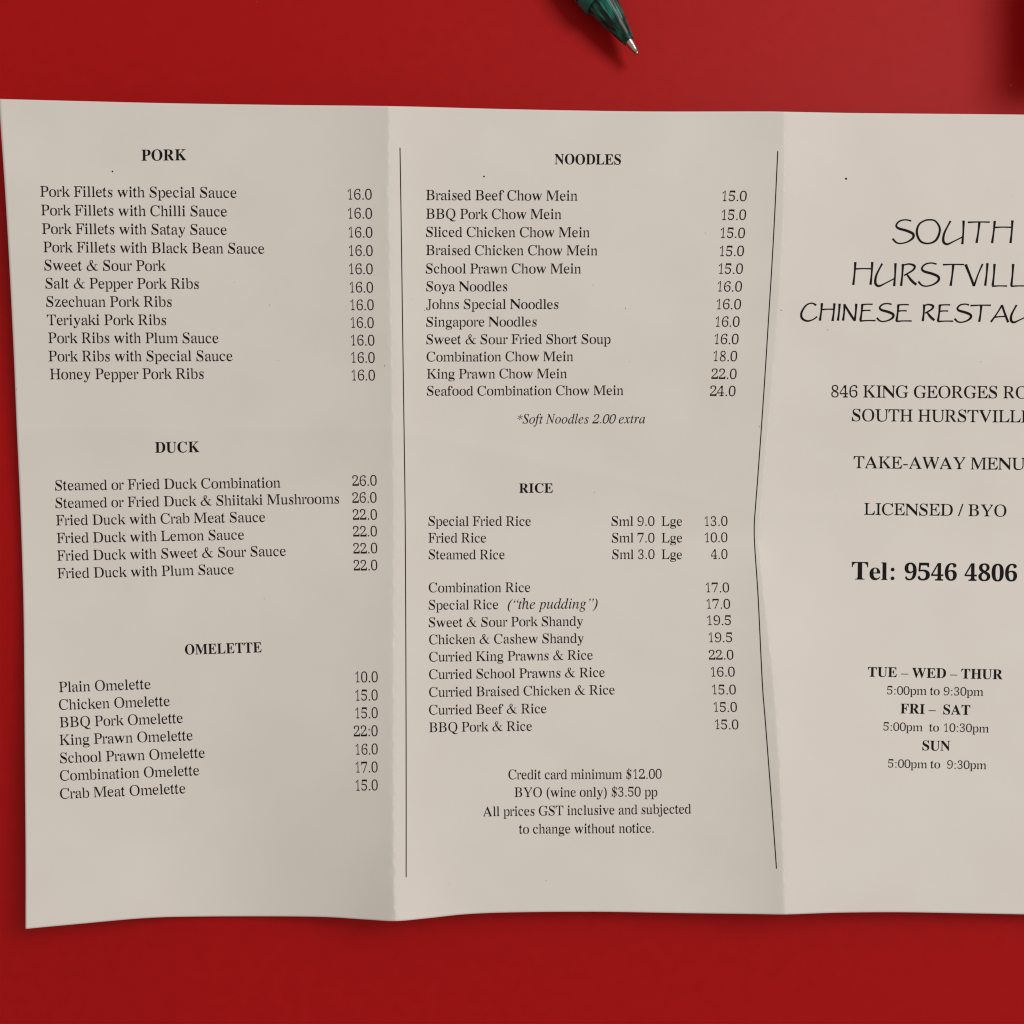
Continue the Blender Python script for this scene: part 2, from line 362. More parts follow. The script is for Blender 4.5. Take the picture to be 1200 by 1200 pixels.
    81: (722, 0, (583, -159, 641, -147, 701, -127, 696, -103, 659, -111, 626, -114, 582, -111, 539, -104, 496, -87, 459, -55, 429, -9, 511, 22, 559, 52, 597, 90, 626, 134, 646, 182, 661, 229, 671, 278, 674, 331, 672, 376, 665, 419, 652, 459, 638, 498, 621, 536, 598, 571, 569, 603, 534, 630, 495, 650, 452, 665, 406, 675, 358, 678, 307, 675, 260, 665, 216, 650, 175, 630, 140, 603, 110, 571, 86, 535, 69, 496, 55, 457, 44, 417, 36, 375, 34, 331, 37, 285, 45, 241, 57, 198, 73, 157, 92, 117, 119, 80, 153, 47, 195, 22, 278, -11, 292, -36, 323, -76, 360, -111, 405, -141, 462, -158, 527, -163), (318, 22, 281, 34, 244, 55, 209, 88, 179, 133, 159, 190, 149, 256, 145, 331, 149, 417, 162, 491, 187, 551, 223, 595, 263, 623, 304, 638, 350, 644, 389, 640, 426, 628, 463, 607, 499, 575, 529, 530, 548, 473, 559, 406, 562, 331, 558, 245, 545, 171, 520, 111, 484, 67, 445, 40, 403, 24, 358, 18)),
    82: (667, 0, (284, 0, 284, 29, 285, 28, 259, 29, 208, 57, 210, 51, 200, 81, 197, 116, 197, 309, 288, 309, 487, 0, 631, 0, 631, 25, 659, 25, 644, 26, 629, 25, 610, 24, 572, 58, 396, 317, 474, 348, 509, 379, 528, 415, 536, 449, 539, 487, 536, 521, 530, 552, 518, 583, 494, 613, 456, 634, 407, 648, 348, 659, 279, 662, 19, 662, 19, 634, 18, 639, 44, 636, 93, 604, 90, 612, 101, 584, 104, 552, 104, 116, 101, 81, 91, 51, 93, 57, 43, 29, 17, 28, 18, 29, 18, 0), (197, 561, 199, 589, 206, 613, 202, 602, 248, 626, 267, 626, 290, 627, 332, 623, 401, 590, 408, 589, 430, 545, 437, 489, 434, 448, 425, 413, 407, 383, 382, 365, 354, 355, 326, 348, 295, 342, 260, 340, 197, 340)),
    83: (556, 0, (69, -15, 81, 10, 91, 16, 104, 18, 125, 15, 166, 2, 215, -11, 266, -14, 315, -11, 359, -2, 398, 13, 432, 33, 458, 59, 477, 90, 488, 123, 491, 157, 488, 194, 483, 219, 480, 242, 475, 263, 467, 282, 456, 303, 439, 323, 417, 344, 388, 365, 353, 388, 258, 435, 226, 451, 199, 466, 175, 482, 156, 501, 144, 525, 142, 553, 149, 581, 165, 604, 186, 622, 210, 635, 237, 643, 269, 646, 297, 644, 324, 637, 352, 626, 377, 609, 400, 587, 419, 560, 436, 531, 450, 499, 461, 464, 486, 464, 486, 678, 458, 678, 453, 660, 442, 650, 427, 646, 415, 647, 401, 651, 322, 671, 255, 678, 217, 675, 183, 666, 151, 652, 123, 633, 101, 610, 85, 582, 75, 551, 73, 517, 79, 483, 87, 446, 96, 413, 112, 382, 139, 351, 177, 320, 226, 287, 319, 238, 357, 219, 388, 197, 410, 167, 416, 130, 408, 96, 391, 69, 367, 49, 339, 34, 308, 25, 273, 21, 235, 25, 201, 33, 169, 47, 141, 69, 118, 99, 101, 136, 85, 180, 71, 229, 42, 229, 42, -15)),
    84: (611, 0, (443, 0, 443, 27, 441, 27, 414, 28, 362, 55, 364, 49, 353, 80, 350, 116, 350, 630, 389, 630, 439, 625, 482, 611, 516, 588, 541, 555, 559, 512, 569, 461, 593, 461, 593, 662, 17, 662, 17, 462, 43, 462, 49, 500, 60, 533, 75, 562, 95, 587, 119, 606, 148, 619, 180, 627, 216, 630, 257, 630, 257, 116, 254, 80, 243, 50, 245, 57, 192, 28, 165, 27, 165, 28, 165, 0)),
    85: (722, 0, (432, -14, 489, 2, 537, 22, 580, 47, 611, 85, 633, 134, 646, 193, 650, 264, 650, 550, 652, 576, 656, 598, 664, 612, 682, 624, 705, 632, 700, 631, 700, 662, 531, 662, 531, 634, 533, 633, 561, 626, 584, 613, 593, 601, 599, 578, 601, 550, 601, 231, 595, 171, 579, 121, 552, 82, 515, 54, 467, 38, 408, 32, 370, 35, 337, 40, 304, 48, 271, 62, 240, 97, 223, 146, 218, 202, 218, 551, 220, 586, 229, 613, 245, 628, 267, 633, 287, 632, 315, 634, 316, 634, 316, 662, 16, 662, 16, 634, 14, 635, 43, 633, 100, 604, 97, 612, 109, 584, 112, 552, 112, 227, 116, 172, 125, 127, 139, 88, 158, 54, 189, 24, 234, 0, 293, -14, 363, -18)),
    86: (722, 0, (379, -18, 622, 557, 636, 586, 649, 608, 663, 623, 679, 631, 697, 636, 683, 635, 683, 662, 524, 662, 524, 636, 518, 636, 541, 633, 558, 628, 578, 616, 581, 611, 582, 595, 577, 573, 568, 549, 409, 169, 240, 539, 227, 569, 222, 595, 224, 610, 226, 614, 273, 636, 295, 635, 319, 637, 314, 636, 314, 662, 24, 662, 24, 631, 16, 637, 43, 636, 69, 626, 92, 599, 100, 561, 359, -18)),
    87: (944, 0, (295, -15, 487, 454, 658, -15, 681, -15, 876, 552, 890, 587, 904, 613, 916, 625, 932, 633, 918, 629, 918, 662, 800, 662, 800, 634, 790, 635, 807, 632, 821, 627, 836, 615, 839, 607, 839, 591, 834, 568, 824, 537, 708, 194, 581, 553, 569, 599, 572, 610, 580, 618, 640, 637, 639, 635, 639, 662, 387, 662, 387, 634, 379, 635, 399, 633, 418, 634, 440, 629, 458, 613, 469, 590, 480, 557, 328, 180, 202, 533, 192, 567, 188, 597, 192, 618, 193, 617, 227, 639, 245, 636, 261, 636, 249, 635, 249, 662, 18, 662, 18, 634, 5, 637, 25, 638, 48, 635, 70, 613, 75, 578, 274, -15)),
    88: (722, 0, (222, 0, 222, 28, 183, 40, 171, 50, 170, 56, 176, 83, 186, 100, 199, 117, 329, 289, 438, 129, 454, 105, 465, 83, 471, 60, 466, 45, 396, 26, 364, 25, 390, 25, 390, 0, 675, 0, 675, 25, 704, 25, 689, 24, 670, 21, 649, 25, 606, 68, 405, 361, 541, 543, 565, 573, 589, 597, 612, 615, 637, 628, 664, 635, 694, 638, 665, 638, 665, 662, 475, 662, 475, 635, 473, 635, 510, 624, 521, 614, 522, 611, 515, 584, 502, 565, 486, 543, 380, 397, 274, 551, 257, 576, 248, 603, 251, 618, 315, 638, 342, 638, 331, 638, 331, 662, 40, 662, 40, 638, 10, 638, 28, 639, 50, 640, 74, 633, 102, 609, 129, 576, 304, 325, 125, 97, 98, 65, 68, 42, 36, 30, 36, 0)),
    89: (722, 0, (509, 0, 509, 29, 509, 28, 481, 29, 425, 57, 427, 51, 416, 81, 413, 116, 413, 245, 631, 569, 651, 598, 671, 619, 686, 628, 703, 634, 687, 630, 687, 662, 525, 662, 525, 637, 496, 637, 531, 634, 568, 622, 580, 611, 582, 601, 577, 575, 566, 555, 552, 532, 398, 300, 253, 557, 240, 581, 234, 605, 236, 614, 260, 637, 281, 637, 305, 636, 332, 637, 316, 637, 316, 662, 33, 662, 33, 631, 22, 636, 50, 634, 75, 626, 99, 605, 120, 576, 310, 260, 310, 116, 307, 81, 297, 51, 298, 57, 243, 29, 215, 28, 216, 29, 216, 0)),
    90: (611, 0, (571, 0, 597, 238, 571, 238, 556, 190, 536, 150, 512, 115, 483, 88, 449, 68, 409, 54, 364, 45, 313, 42, 147, 42, 537, 644, 537, 662, 33, 662, 13, 460, 39, 460, 54, 500, 71, 534, 89, 561, 110, 583, 135, 599, 162, 611, 194, 619, 232, 623, 275, 625, 403, 625, 9, 16, 9, 0)),
    97: (444, 0, (372, -11, 399, 1, 420, 23, 442, 53, 437, 60, 425, 52, 414, 50, 368, 60, 370, 57, 367, 89, 368, 304, 368, 338, 366, 367, 361, 393, 350, 416, 329, 437, 298, 451, 258, 459, 210, 461, 175, 460, 143, 454, 115, 443, 90, 432, 67, 419, 52, 401, 45, 380, 47, 359, 51, 342, 51, 329, 46, 315, 46, 298, 55, 284, 70, 278, 89, 276, 106, 278, 122, 284, 133, 295, 136, 311, 131, 325, 127, 335, 129, 341, 131, 351, 130, 366, 117, 396, 119, 401, 141, 420, 163, 426, 190, 428, 213, 426, 233, 423, 254, 417, 274, 403, 287, 379, 292, 351, 293, 285, 183, 250, 118, 224, 70, 195, 48, 169, 38, 141, 37, 115, 38, 91, 39, 70, 43, 51, 47, 28, 59, 4, 84, -9, 115, -12, 156, -8, 194, 5, 225, 32, 286, 91, 309, -4, 317, -13, 311, -10, 343, -14), (148, 59, 123, 83, 122, 83, 119, 122, 131, 164, 156, 194, 187, 215, 222, 232, 294, 255, 294, 104, 254, 64, 231, 54, 210, 49, 195, 49)),
    98: (500, 0, (53, -16, 133, 41, 167, 18, 201, 1, 234, -11, 269, -14, 312, -10, 352, 2, 387, 22, 417, 48, 439, 80, 454, 117, 462, 156, 467, 197, 468, 240, 466, 278, 461, 313, 454, 345, 442, 375, 424, 400, 405, 425, 381, 447, 349, 458, 314, 461, 277, 458, 244, 445, 221, 418, 152, 342, 152, 660, 16, 660, 16, 631, 3, 634, 21, 634, 66, 605, 62, 617, 69, 592, 70, 563, 70, -16), (224, 25, 154, 73, 160, 57, 152, 97, 153, 355, 165, 377, 183, 391, 204, 400, 223, 403, 240, 405, 256, 406, 280, 404, 303, 400, 328, 392, 351, 374, 371, 337, 382, 289, 384, 232, 379, 164, 367, 108, 348, 65, 327, 43, 303, 30, 280, 24, 254, 20)),
    99: (444, 0, (256, -10, 299, 4, 333, 33, 371, 58, 412, 88, 391, 104, 365, 83, 339, 68, 312, 59, 284, 55, 252, 58, 221, 64, 188, 76, 158, 98, 133, 131, 117, 172, 109, 219, 110, 272, 120, 332, 139, 378, 152, 393, 191, 423, 229, 430, 250, 428, 284, 411, 294, 397, 296, 394, 297, 377, 297, 364, 293, 339, 308, 300, 335, 296, 354, 298, 370, 303, 380, 314, 381, 330, 377, 343, 375, 355, 377, 379, 372, 404, 353, 427, 324, 446, 285, 459, 238, 462, 193, 459, 152, 446, 114, 428, 80, 404, 55, 372, 38, 336, 29, 298, 25, 258, 25, 217, 28, 179, 36, 144, 47, 110, 64, 80, 84, 54, 106, 26, 133, 1, 169, -11, 208, -14)),
    100: (500, 0, (221, -10, 253, 7, 281, 29, 310, 56, 310, -14, 385, 2, 453, 12, 479, 14, 479, 47, 491, 43, 442, 62, 427, 76, 432, 63, 427, 84, 426, 108, 426, 660, 270, 660, 270, 634, 261, 634, 280, 632, 329, 610, 323, 625, 339, 606, 343, 582, 343, 342, 275, 420, 255, 445, 225, 458, 190, 461, 154, 458, 122, 446, 97, 422, 75, 396, 55, 369, 42, 335, 34, 298, 29, 257, 27, 213, 29, 175, 34, 140, 41, 106, 53, 75, 71, 49, 91, 24, 114, 0, 146, -11, 180, -14), (208, 42, 186, 46, 161, 56, 141, 76, 124, 114, 115, 164, 112, 222, 116, 282, 126, 332, 143, 371, 164, 391, 188, 401, 211, 405, 234, 407, 252, 406, 271, 404, 291, 400, 312, 391, 331, 376, 342, 355, 343, 115, 327, 79, 309, 61, 283, 53, 261, 49, 245, 43, 229, 41)),
    101: (444, 0, (261, -9, 306, 9, 340, 41, 380, 69, 424, 105, 400, 125, 374, 97, 346, 77, 316, 65, 284, 61, 243, 64, 203, 73, 164, 94, 135, 131, 119, 181, 114, 240, 385, 240, 390, 250, 393, 295, 389, 334, 379, 370, 361, 403, 333, 427, 299, 445, 260, 458, 215, 461, 174, 458, 137, 446, 103, 428, 73, 405, 51, 375, 37, 341, 29, 305, 26, 267, 25, 228, 28, 185, 35, 146, 47, 111, 63, 80, 83, 53, 104, 25, 132, 1, 169, -11, 210, -14), (117, 296, 126, 347, 143, 387, 152, 396, 186, 423, 222, 430, 245, 427, 276, 410, 283, 405, 297, 382, 307, 350, 312, 312, 314, 278, 114, 278)),
    102: (333, 0, (262, 0, 262, 25, 267, 25, 243, 26, 188, 50, 193, 39, 181, 64, 178, 93, 178, 401, 269, 401, 269, 450, 179, 450, 181, 566, 190, 602, 195, 608, 207, 623, 246, 640, 266, 642, 282, 640, 304, 628, 306, 623, 303, 614, 300, 604, 297, 582, 298, 566, 295, 556, 291, 544, 293, 531, 304, 521, 320, 516, 338, 515, 355, 517, 370, 522, 381, 534, 382, 549, 378, 564, 379, 578, 383, 599, 380, 623, 361, 642, 333, 658, 299, 670, 256, 673, 212, 671, 173, 662, 140, 647, 114, 626, 99, 600, 93, 572, 92, 543, 92, 511, 92, 450, 33, 450, 33, 401, 92, 401, 92, 105, 88, 54, 64, 27, 72, 41, 20, 25, 31, 28, 31, 0)),
    103: (500, 0, (279, -190, 332, -183, 377, -171, 415, -155, 444, -134, 462, -108, 470, -80, 460, -50, 448, -29, 444, -11, 440, 4, 432, 20, 416, 37, 392, 53, 358, 65, 315, 70, 264, 71, 211, 71, 183, 73, 149, 84, 135, 96, 135, 95, 142, 118, 154, 128, 166, 137, 180, 145, 195, 149, 212, 151, 235, 150, 259, 149, 294, 151, 325, 158, 352, 173, 375, 188, 396, 205, 407, 228, 412, 251, 413, 273, 413, 295, 414, 322, 411, 351, 391, 388, 451, 388, 451, 441, 354, 441, 316, 452, 276, 459, 236, 461, 197, 459, 161, 452, 128, 441, 100, 425, 79, 404, 65, 380, 59, 355, 57, 331, 57, 308, 57, 274, 61, 242, 77, 209, 108, 183, 156, 162, 112, 143, 81, 125, 60, 105, 52, 82, 56, 60, 61, 44, 62, 30, 66, 14, 79, -5, 130, -34, 64, -52, 37, -65, 35, -71, 28, -100, 29, -117, 34, -133, 47, -148, 68, -162, 106, -179, 156, -190, 218, -193), (208, 185, 172, 206, 168, 204, 152, 230, 141, 264, 138, 306, 141, 347, 152, 381, 169, 407, 172, 405, 208, 426, 236, 430, 287, 422, 317, 405, 309, 410, 318, 381, 327, 347, 332, 306, 330, 264, 321, 230, 306, 203, 303, 207, 267, 185, 236, 180), (199, -158, 164, -152, 138, -143, 116, -133, 93, -107, 91, -100, 93, -90, 118, -60, 140, -47, 310, -47, 338, -48, 361, -51, 379, -56, 403, -71, 408, -78, 409, -85, 403, -108, 377, -134, 343, -148, 299, -157, 241, -160)),
    104: (500, 0, (200, 0, 200, 27, 215, 24, 170, 40, 156, 52, 160, 39, 154, 58, 152, 80, 152, 329, 191, 374, 218, 385, 243, 390, 266, 393, 284, 393, 329, 372, 326, 384, 339, 365, 344, 342, 346, 315, 346, 79, 340, 48, 340, 51, 317, 32, 272, 23, 297, 23, 297, 0, 472, 0, 472, 27, 487, 24, 442, 39, 427, 52, 432, 38, 425, 58, 424, 80, 424, 305, 422, 349, 415, 382, 408, 410, 395, 439, 365, 457, 326, 461, 285, 457, 250, 439, 217, 416, 152, 351, 152, 660, 25, 660, 25, 633, 10, 636, 27, 636, 69, 606, 65, 620, 73, 600, 74, 579, 74, 80, 72, 57, 64, 37, 69, 51, 25, 24, 9, 24, 24, 27, 24, 0)),
    105: (278, 0, (160, 527, 180, 534, 194, 549, 195, 569, 190, 585, 187, 597, 189, 610, 195, 626, 194, 646, 181, 661, 160, 669, 137, 671, 114, 669, 93, 661, 80, 646, 79, 626, 85, 610, 87, 597, 85, 585, 79, 569, 80, 549, 93, 534, 114, 527, 137, 524), (236, 0, 236, 28, 253, 25, 201, 41, 185, 53, 191, 39, 184, 59, 182, 80, 182, 450, 37, 450, 36, 422, 20, 424, 67, 411, 87, 397, 82, 410, 89, 390, 91, 366, 91, 80, 89, 57, 79, 37, 86, 52, 35, 25, 16, 25, 32, 28, 32, 0)),
    106: (278, 0, (164, 529, 182, 536, 193, 552, 194, 572, 190, 587, 187, 599, 190, 612, 194, 628, 193, 648, 182, 663, 164, 671, 145, 673, 126, 671, 109, 663, 98, 648, 97, 628, 101, 612, 103, 599, 101, 587, 97, 571, 97, 551, 108, 536, 125, 529, 145, 526), (83, -190, 118, -182, 147, -167, 170, -147, 183, -121, 188, -93, 190, -63, 190, -28, 190, 450, 55, 450, 55, 423, 46, 424, 64, 423, 108, 397, 104, 411, 113, 388, 115, 363, 113, -74, 107, -112, 94, -143, 92, -139, 61, -157, 37, -160, 21, -158, -1, -144, -2, -141, 9, -115, 9, -99, 7, -90, 9, -81, 14, -69, 12, -55, 2, -46, -13, -41, -29, -40, -46, -41, -60, -46, -69, -57, -70, -72, -66, -84, -65, -96, -68, -109, -70, -125, -66, -142, -56, -157, -40, -168, -22, -178, -2, -187, 20, -191, 44, -193)),
    107: (500, 0, (204, 0, 204, 28, 219, 25, 202, 24, 158, 52, 164, 39, 156, 58, 155, 80, 155, 182, 221, 236, 337, 84, 352, 68, 361, 46, 360, 44, 338, 29, 294, 23, 318, 23, 318, 0, 505, 0, 505, 29, 498, 30, 497, 25, 481, 41, 295, 296, 382, 377, 416, 402, 452, 419, 458, 420, 458, 450, 309, 450, 309, 425, 282, 425, 311, 423, 342, 410, 343, 408, 336, 388, 324, 375, 309, 359, 155, 213, 155, 660, 26, 660, 25, 632, 11, 634, 55, 620, 71, 606, 67, 620, 73, 599, 74, 577, 74, 80, 72, 58, 64, 38, 70, 52, 24, 25, 7, 25, 21, 28, 21, 0)),
    108: (278, 0, (240, 0, 240, 28, 257, 25, 205, 41, 189, 53, 195, 39, 187, 59, 186, 80, 186, 660, 39, 660, 39, 633, 23, 635, 75, 619, 90, 607, 90, 609, 94, 577, 94, 80, 92, 57, 83, 37, 89, 52, 38, 25, 19, 25, 35, 28, 35, 0)),
    109: (778, 0, (209, 0, 209, 28, 225, 24, 178, 41, 166, 52, 170, 40, 164, 59, 162, 80, 162, 329, 200, 374, 228, 386, 253, 390, 276, 393, 295, 393, 343, 371, 340, 384, 353, 365, 357, 341, 358, 315, 358, 80, 356, 59, 349, 40, 353, 52, 339, 40, 294, 24, 309, 27, 309, 0, 484, 0, 484, 27, 499, 24, 453, 40, 440, 52, 445, 40, 438, 59, 436, 80, 436, 332, 481, 371, 507, 381, 528, 390, 550, 393, 568, 393, 614, 372, 611, 384, 625, 365, 630, 342, 632, 315, 632, 80, 630, 59, 622, 39, 627, 52, 613, 40, 567, 24, 583, 27, 583, 0, 760, 0, 760, 27, 775, 24, 729, 40, 715, 52, 719, 39, 712, 58, 711, 80, 711, 305, 709, 349, 702, 382, 694, 410, 681, 439, 652, 457, 611, 461, 568, 456, 532, 436, 498, 411, 441, 354, 425, 395, 420, 421, 404, 446, 373, 458, 334, 461, 295, 456, 262, 437, 229, 414, 162, 347, 162, 450, 32, 450, 32, 422, 17, 425, 62, 409, 78, 396, 73, 409, 81, 389, 84, 368, 83, 80, 81, 57, 72, 37, 77, 51, 33, 24, 16, 25, 31, 27, 31, 0)),
    110: (500, 0, (203, 0, 203, 27, 218, 24, 174, 40, 160, 52, 165, 39, 158, 58, 156, 80, 156, 329, 195, 374, 222, 385, 246, 390, 268, 393, 286, 393, 330, 372, 327, 384, 340, 365, 345, 342, 347, 315, 346, 79, 341, 48, 341, 51, 318, 32, 274, 23, 299, 23, 299, 0, 471, 0, 471, 27, 485, 24, 441, 39, 426, 52, 431, 38, 425, 58, 423, 80, 423, 305, 421, 349, 414, 382, 407, 410, 394, 439, 366, 457, 327, 461, 286, 457, 252, 439, 220, 416, 156, 352, 156, 450, 31, 450, 31, 422, 17, 425, 60, 409, 75, 396, 71, 409, 78, 389, 80, 368, 80, 80, 78, 57, 70, 37, 75, 51, 32, 24, 16, 24, 30, 27, 30, 0)),
    111: (500, 0, (299, -11, 342, 1, 382, 18, 416, 42, 440, 72, 456, 107, 465, 144, 469, 182, 470, 223, 469, 264, 464, 302, 456, 339, 440, 374, 415, 405, 382, 430, 342, 448, 298, 458, 250, 461, 201, 458, 156, 448, 116, 430, 83, 404, 59, 373, 43, 338, 35, 301, 31, 263, 29, 223, 31, 184, 35, 147, 43, 110, 59, 74, 83, 43, 118, 19, 157, 1, 202, -11, 251, -14), (228, 19, 207, 25, 186, 34, 165, 51, 149, 77, 135, 116, 126, 224, 130, 301, 145, 359, 165, 397, 185, 415, 206, 425, 227, 431, 251, 433, 272, 431, 292, 425, 313, 415, 334, 398, 355, 359, 370, 301, 374, 223, 365, 116, 352, 77, 336, 51, 315, 34, 294, 25, 273, 19, 251, 17)),
    112: (500, 0, (231, -191, 231, -166, 238, -167, 215, -165, 196, -166, 176, -159, 163, -143, 155, -115, 153, -80, 153, 82, 215, 22, 244, 4, 275, -10, 311, -14, 348, -11, 380, 2, 404, 27, 424, 53, 443, 80, 455, 114, 463, 150, 468, 189, 470, 232, 468, 271, 463, 306, 456, 341, 444, 372, 426, 398, 407, 423, 384, 447, 352, 459, 317, 462, 274, 457, 241, 436, 211, 412, 147, 336, 147, 450, 20, 450, 20, 421, 6, 425, 24, 424, 65, 395, 62, 405, 69, 381, 72, 353, 72, -88, 67, -144, 67, -141, 58, -150, 5, -169, 17, -165, 17, -191), (238, 45, 212, 48, 182, 62, 153, 107, 153, 332, 194, 375, 223, 387, 244, 399, 267, 403, 290, 401, 313, 398, 338, 388, 358, 368, 374, 329, 383, 281, 385, 224, 382, 165, 371, 116, 353, 77, 332, 57, 307, 47, 285, 43, 262, 41)),
    113: (500, 0, (474, -191, 474, -166, 488, -168, 470, -169, 425, -143, 430, -155, 423, -136, 421, -115, 421, 464, 438, 464, 358, 408, 324, 430, 291, 447, 257, 459, 222, 462, 180, 459, 141, 446, 106, 426, 76, 401, 54, 368, 39, 332, 30, 292, 25, 252, 24, 208, 26, 170, 31, 136, 38, 103, 50, 73, 68, 48, 87, 23, 112, 0, 143, -10, 179, -13, 215, -10, 247, 2, 270, 28, 339, 101, 339, -116, 336, -139, 336, -135, 328, -144, 278, -165, 257, -167, 263, -166, 263, -191), (211, 45, 187, 49, 161, 58, 138, 78, 119, 116, 110, 166, 108, 226, 113, 291, 126, 344, 146, 385, 167, 406, 190, 418, 212, 424, 237, 427, 267, 422, 337, 375, 330, 392, 339, 351, 338, 93, 327, 71, 309, 57, 288, 49, 269, 45, 252, 44, 236, 43)),
    114: (333, 0, (200, 0, 200, 26, 206, 26, 188, 28, 144, 49, 138, 58, 138, 55, 135, 80, 135, 280, 138, 311, 147, 340, 163, 363, 187, 372, 205, 374, 217, 377, 227, 376, 239, 376, 247, 367, 263, 336, 271, 328, 282, 324, 296, 322, 312, 324, 326, 330, 334, 342, 335, 358, 330, 373, 325, 385, 323, 400, 326, 414, 328, 434, 318, 451, 300, 459, 277, 461, 257, 459, 236, 450, 218, 432, 205, 407, 184, 387, 131, 315, 131, 450, 21, 450, 20, 422, 7, 424, 21, 424, 59, 398, 55, 411, 62, 390, 63, 366, 63, 80, 62, 57, 55, 37, 60, 51, 20, 24, 5, 25, 18, 28, 18, 0)),
    115: (389, 0, (247, -11, 276, -3, 300, 11, 321, 29, 337, 52, 345, 78, 348, 107, 343, 137, 335, 164, 329, 186, 323, 205, 311, 224, 294, 245, 269, 268, 206, 303, 180, 317, 158, 331, 145, 342, 137, 358, 136, 376, 140, 393, 150, 407, 164, 416, 178, 423, 193, 428, 212, 429, 236, 426, 258, 417, 279, 401, 297, 380, 312, 353, 324, 321, 346, 321, 346, 462, 327, 462, 321, 451, 312, 444, 302, 442, 293, 443, 282, 446, 236, 458, 200, 462, 168, 460, 140, 451, 115, 437, 95, 419, 81, 396, 73, 371, 72, 346, 78, 319, 85, 299, 89, 280, 97, 260, 110, 240, 130, 218, 155, 194, 223, 155, 247, 142, 267, 128, 282, 108, 286, 85, 281, 64, 270, 47, 255, 37, 239, 29, 221, 23, 200, 21, 172, 25, 147, 37, 123, 56, 103, 83, 87, 115, 76, 153, 51, 153, 51, -12, 73, -12, 80, 1, 91, 10, 104, 13, 123, 9, 157, -4, 188, -11, 215, -14)),
    116: (278, 0, (171, -9, 203, 8, 222, 38, 248, 63, 279, 95, 255, 108, 244, 86, 230, 71, 215, 61, 199, 58, 173, 62, 143, 79, 149, 63, 136, 87, 133, 118, 133, 404, 225, 404, 225, 450, 164, 450, 164, 614, 142, 614, 117, 577, 83, 533, 13, 459, 13, 404, 55, 404, 54, 104, 56, 72, 60, 49, 61, 26, 71, 2, 98, -10, 134, -13)),
    117: (500, 0, (192, -12, 219, -6, 243, 8, 260, 30, 282, 44, 306, 58, 306, -14, 377, 4, 441, 15, 466, 16, 466, 47, 479, 45, 463, 46, 417, 73, 424, 56, 415, 77, 414, 100, 413, 450, 281, 450, 281, 423, 270, 425, 313, 410, 332, 395, 328, 408, 336, 385, 337, 360, 337, 107, 299, 66, 275, 58, 252, 54, 231, 52, 216, 52, 200, 53, 182, 56, 164, 68, 153, 85, 149, 106, 149, 450, 22, 450, 22, 422, 9, 425, 55, 407, 67, 394, 64, 405, 70, 383, 71, 360, 71, 141, 73, 98, 80, 65, 87, 38, 92, 16, 107, -3, 133, -11, 164, -14)),
    118: (500, 0, (262, -14, 423, 352, 452, 404, 462, 414, 477, 422, 461, 417, 461, 450, 367, 450, 367, 424, 359, 424, 378, 418, 391, 407, 394, 397, 384, 366, 286, 139, 184, 381, 178, 400, 179, 402, 209, 421, 256, 426, 234, 426, 234, 450, 36, 450, 36, 420, 19, 425, 71, 405, 61, 420, 81, 365, 237, -14)),
    119: (722, 0, (235, -14, 364, 285, 465, -14, 489, -14, 655, 374, 676, 412, 683, 420, 694, 425, 676, 422, 676, 450, 600, 450, 600, 420, 606, 419, 615, 412, 617, 408, 618, 403, 610, 371, 520, 163, 449, 372, 444, 385, 443, 400, 442, 399, 475, 419, 485, 420, 485, 450, 312, 450, 312, 424, 294, 426, 307, 427, 350, 405, 344, 417, 357, 395, 363, 381, 260, 146, 175, 357, 166, 379, 163, 401, 163, 405, 165, 407, 215, 424, 200, 421, 200, 450, 36, 450, 36, 416, 21, 427, 66, 400, 59, 389, 211, -14)),
    120: (500, 0, (144, 0, 144, 21, 174, 21, 153, 23, 125, 33, 120, 38, 119, 41, 125, 61, 134, 73, 146, 89, 231, 185, 296, 98, 311, 81, 323, 64, 328, 44, 327, 37, 336, 48, 283, 24, 264, 24, 278, 25, 278, 0, 479, 0, 479, 29, 471, 30, 476, 20, 448, 40, 296, 247, 407, 368, 438, 398, 470, 419, 466, 417, 466, 450, 354, 450, 354, 424, 345, 424, 362, 421, 380, 411, 381, 410, 380, 404, 374, 394, 366, 383, 356, 372, 271, 278, 206, 364, 182, 406, 220, 422, 229, 423, 229, 450, 27, 450, 27, 417, 17, 425, 48, 416, 77, 394, 206, 218, 87, 82, 57, 53, 25, 33, 28, 34, 28, 0)),
    121: (500, 0, (126, -191, 149, -187, 168, -178, 181, -161, 199, -148, 222, -131, 239, -105, 256, -72, 273, -33, 426, 351, 453, 407, 463, 417, 475, 423, 455, 420, 455, 450, 371, 450, 371, 423, 362, 424, 379, 419, 391, 411, 394, 407, 394, 397, 390, 377, 380, 349, 294, 134, 199, 362, 191, 379, 187, 397, 191, 416, 184, 400, 205, 416, 239, 421, 239, 450, 46, 450, 46, 425, 14, 425, 26, 425, 39, 427, 56, 428, 80, 411, 92, 370, 242, 3, 222, -61, 198, -101, 182, -120, 167, -132, 154, -136, 127, -131, 109, -116, 110, -122, 109, -110, 111, -105, 115, -94, 119, -83, 117, -70, 107, -60, 92, -56, 75, -54, 56, -56, 40, -63, 30, -76, 30, -92, 33, -105, 35, -115, 39, -131, 42, -145, 42, -165, 55, -182, 76, -190, 101, -193)),
    122: (444, 0, (405, 0, 418, 156, 393, 156, 376, 116, 357, 86, 334, 63, 306, 48, 270, 39, 225, 36, 150, 36, 382, 419, 382, 450, 35, 450, 27, 313, 54, 313, 66, 348, 81, 375, 99, 394, 122, 406, 151, 414, 187, 417, 281, 417, 40, 23, 40, 0)),
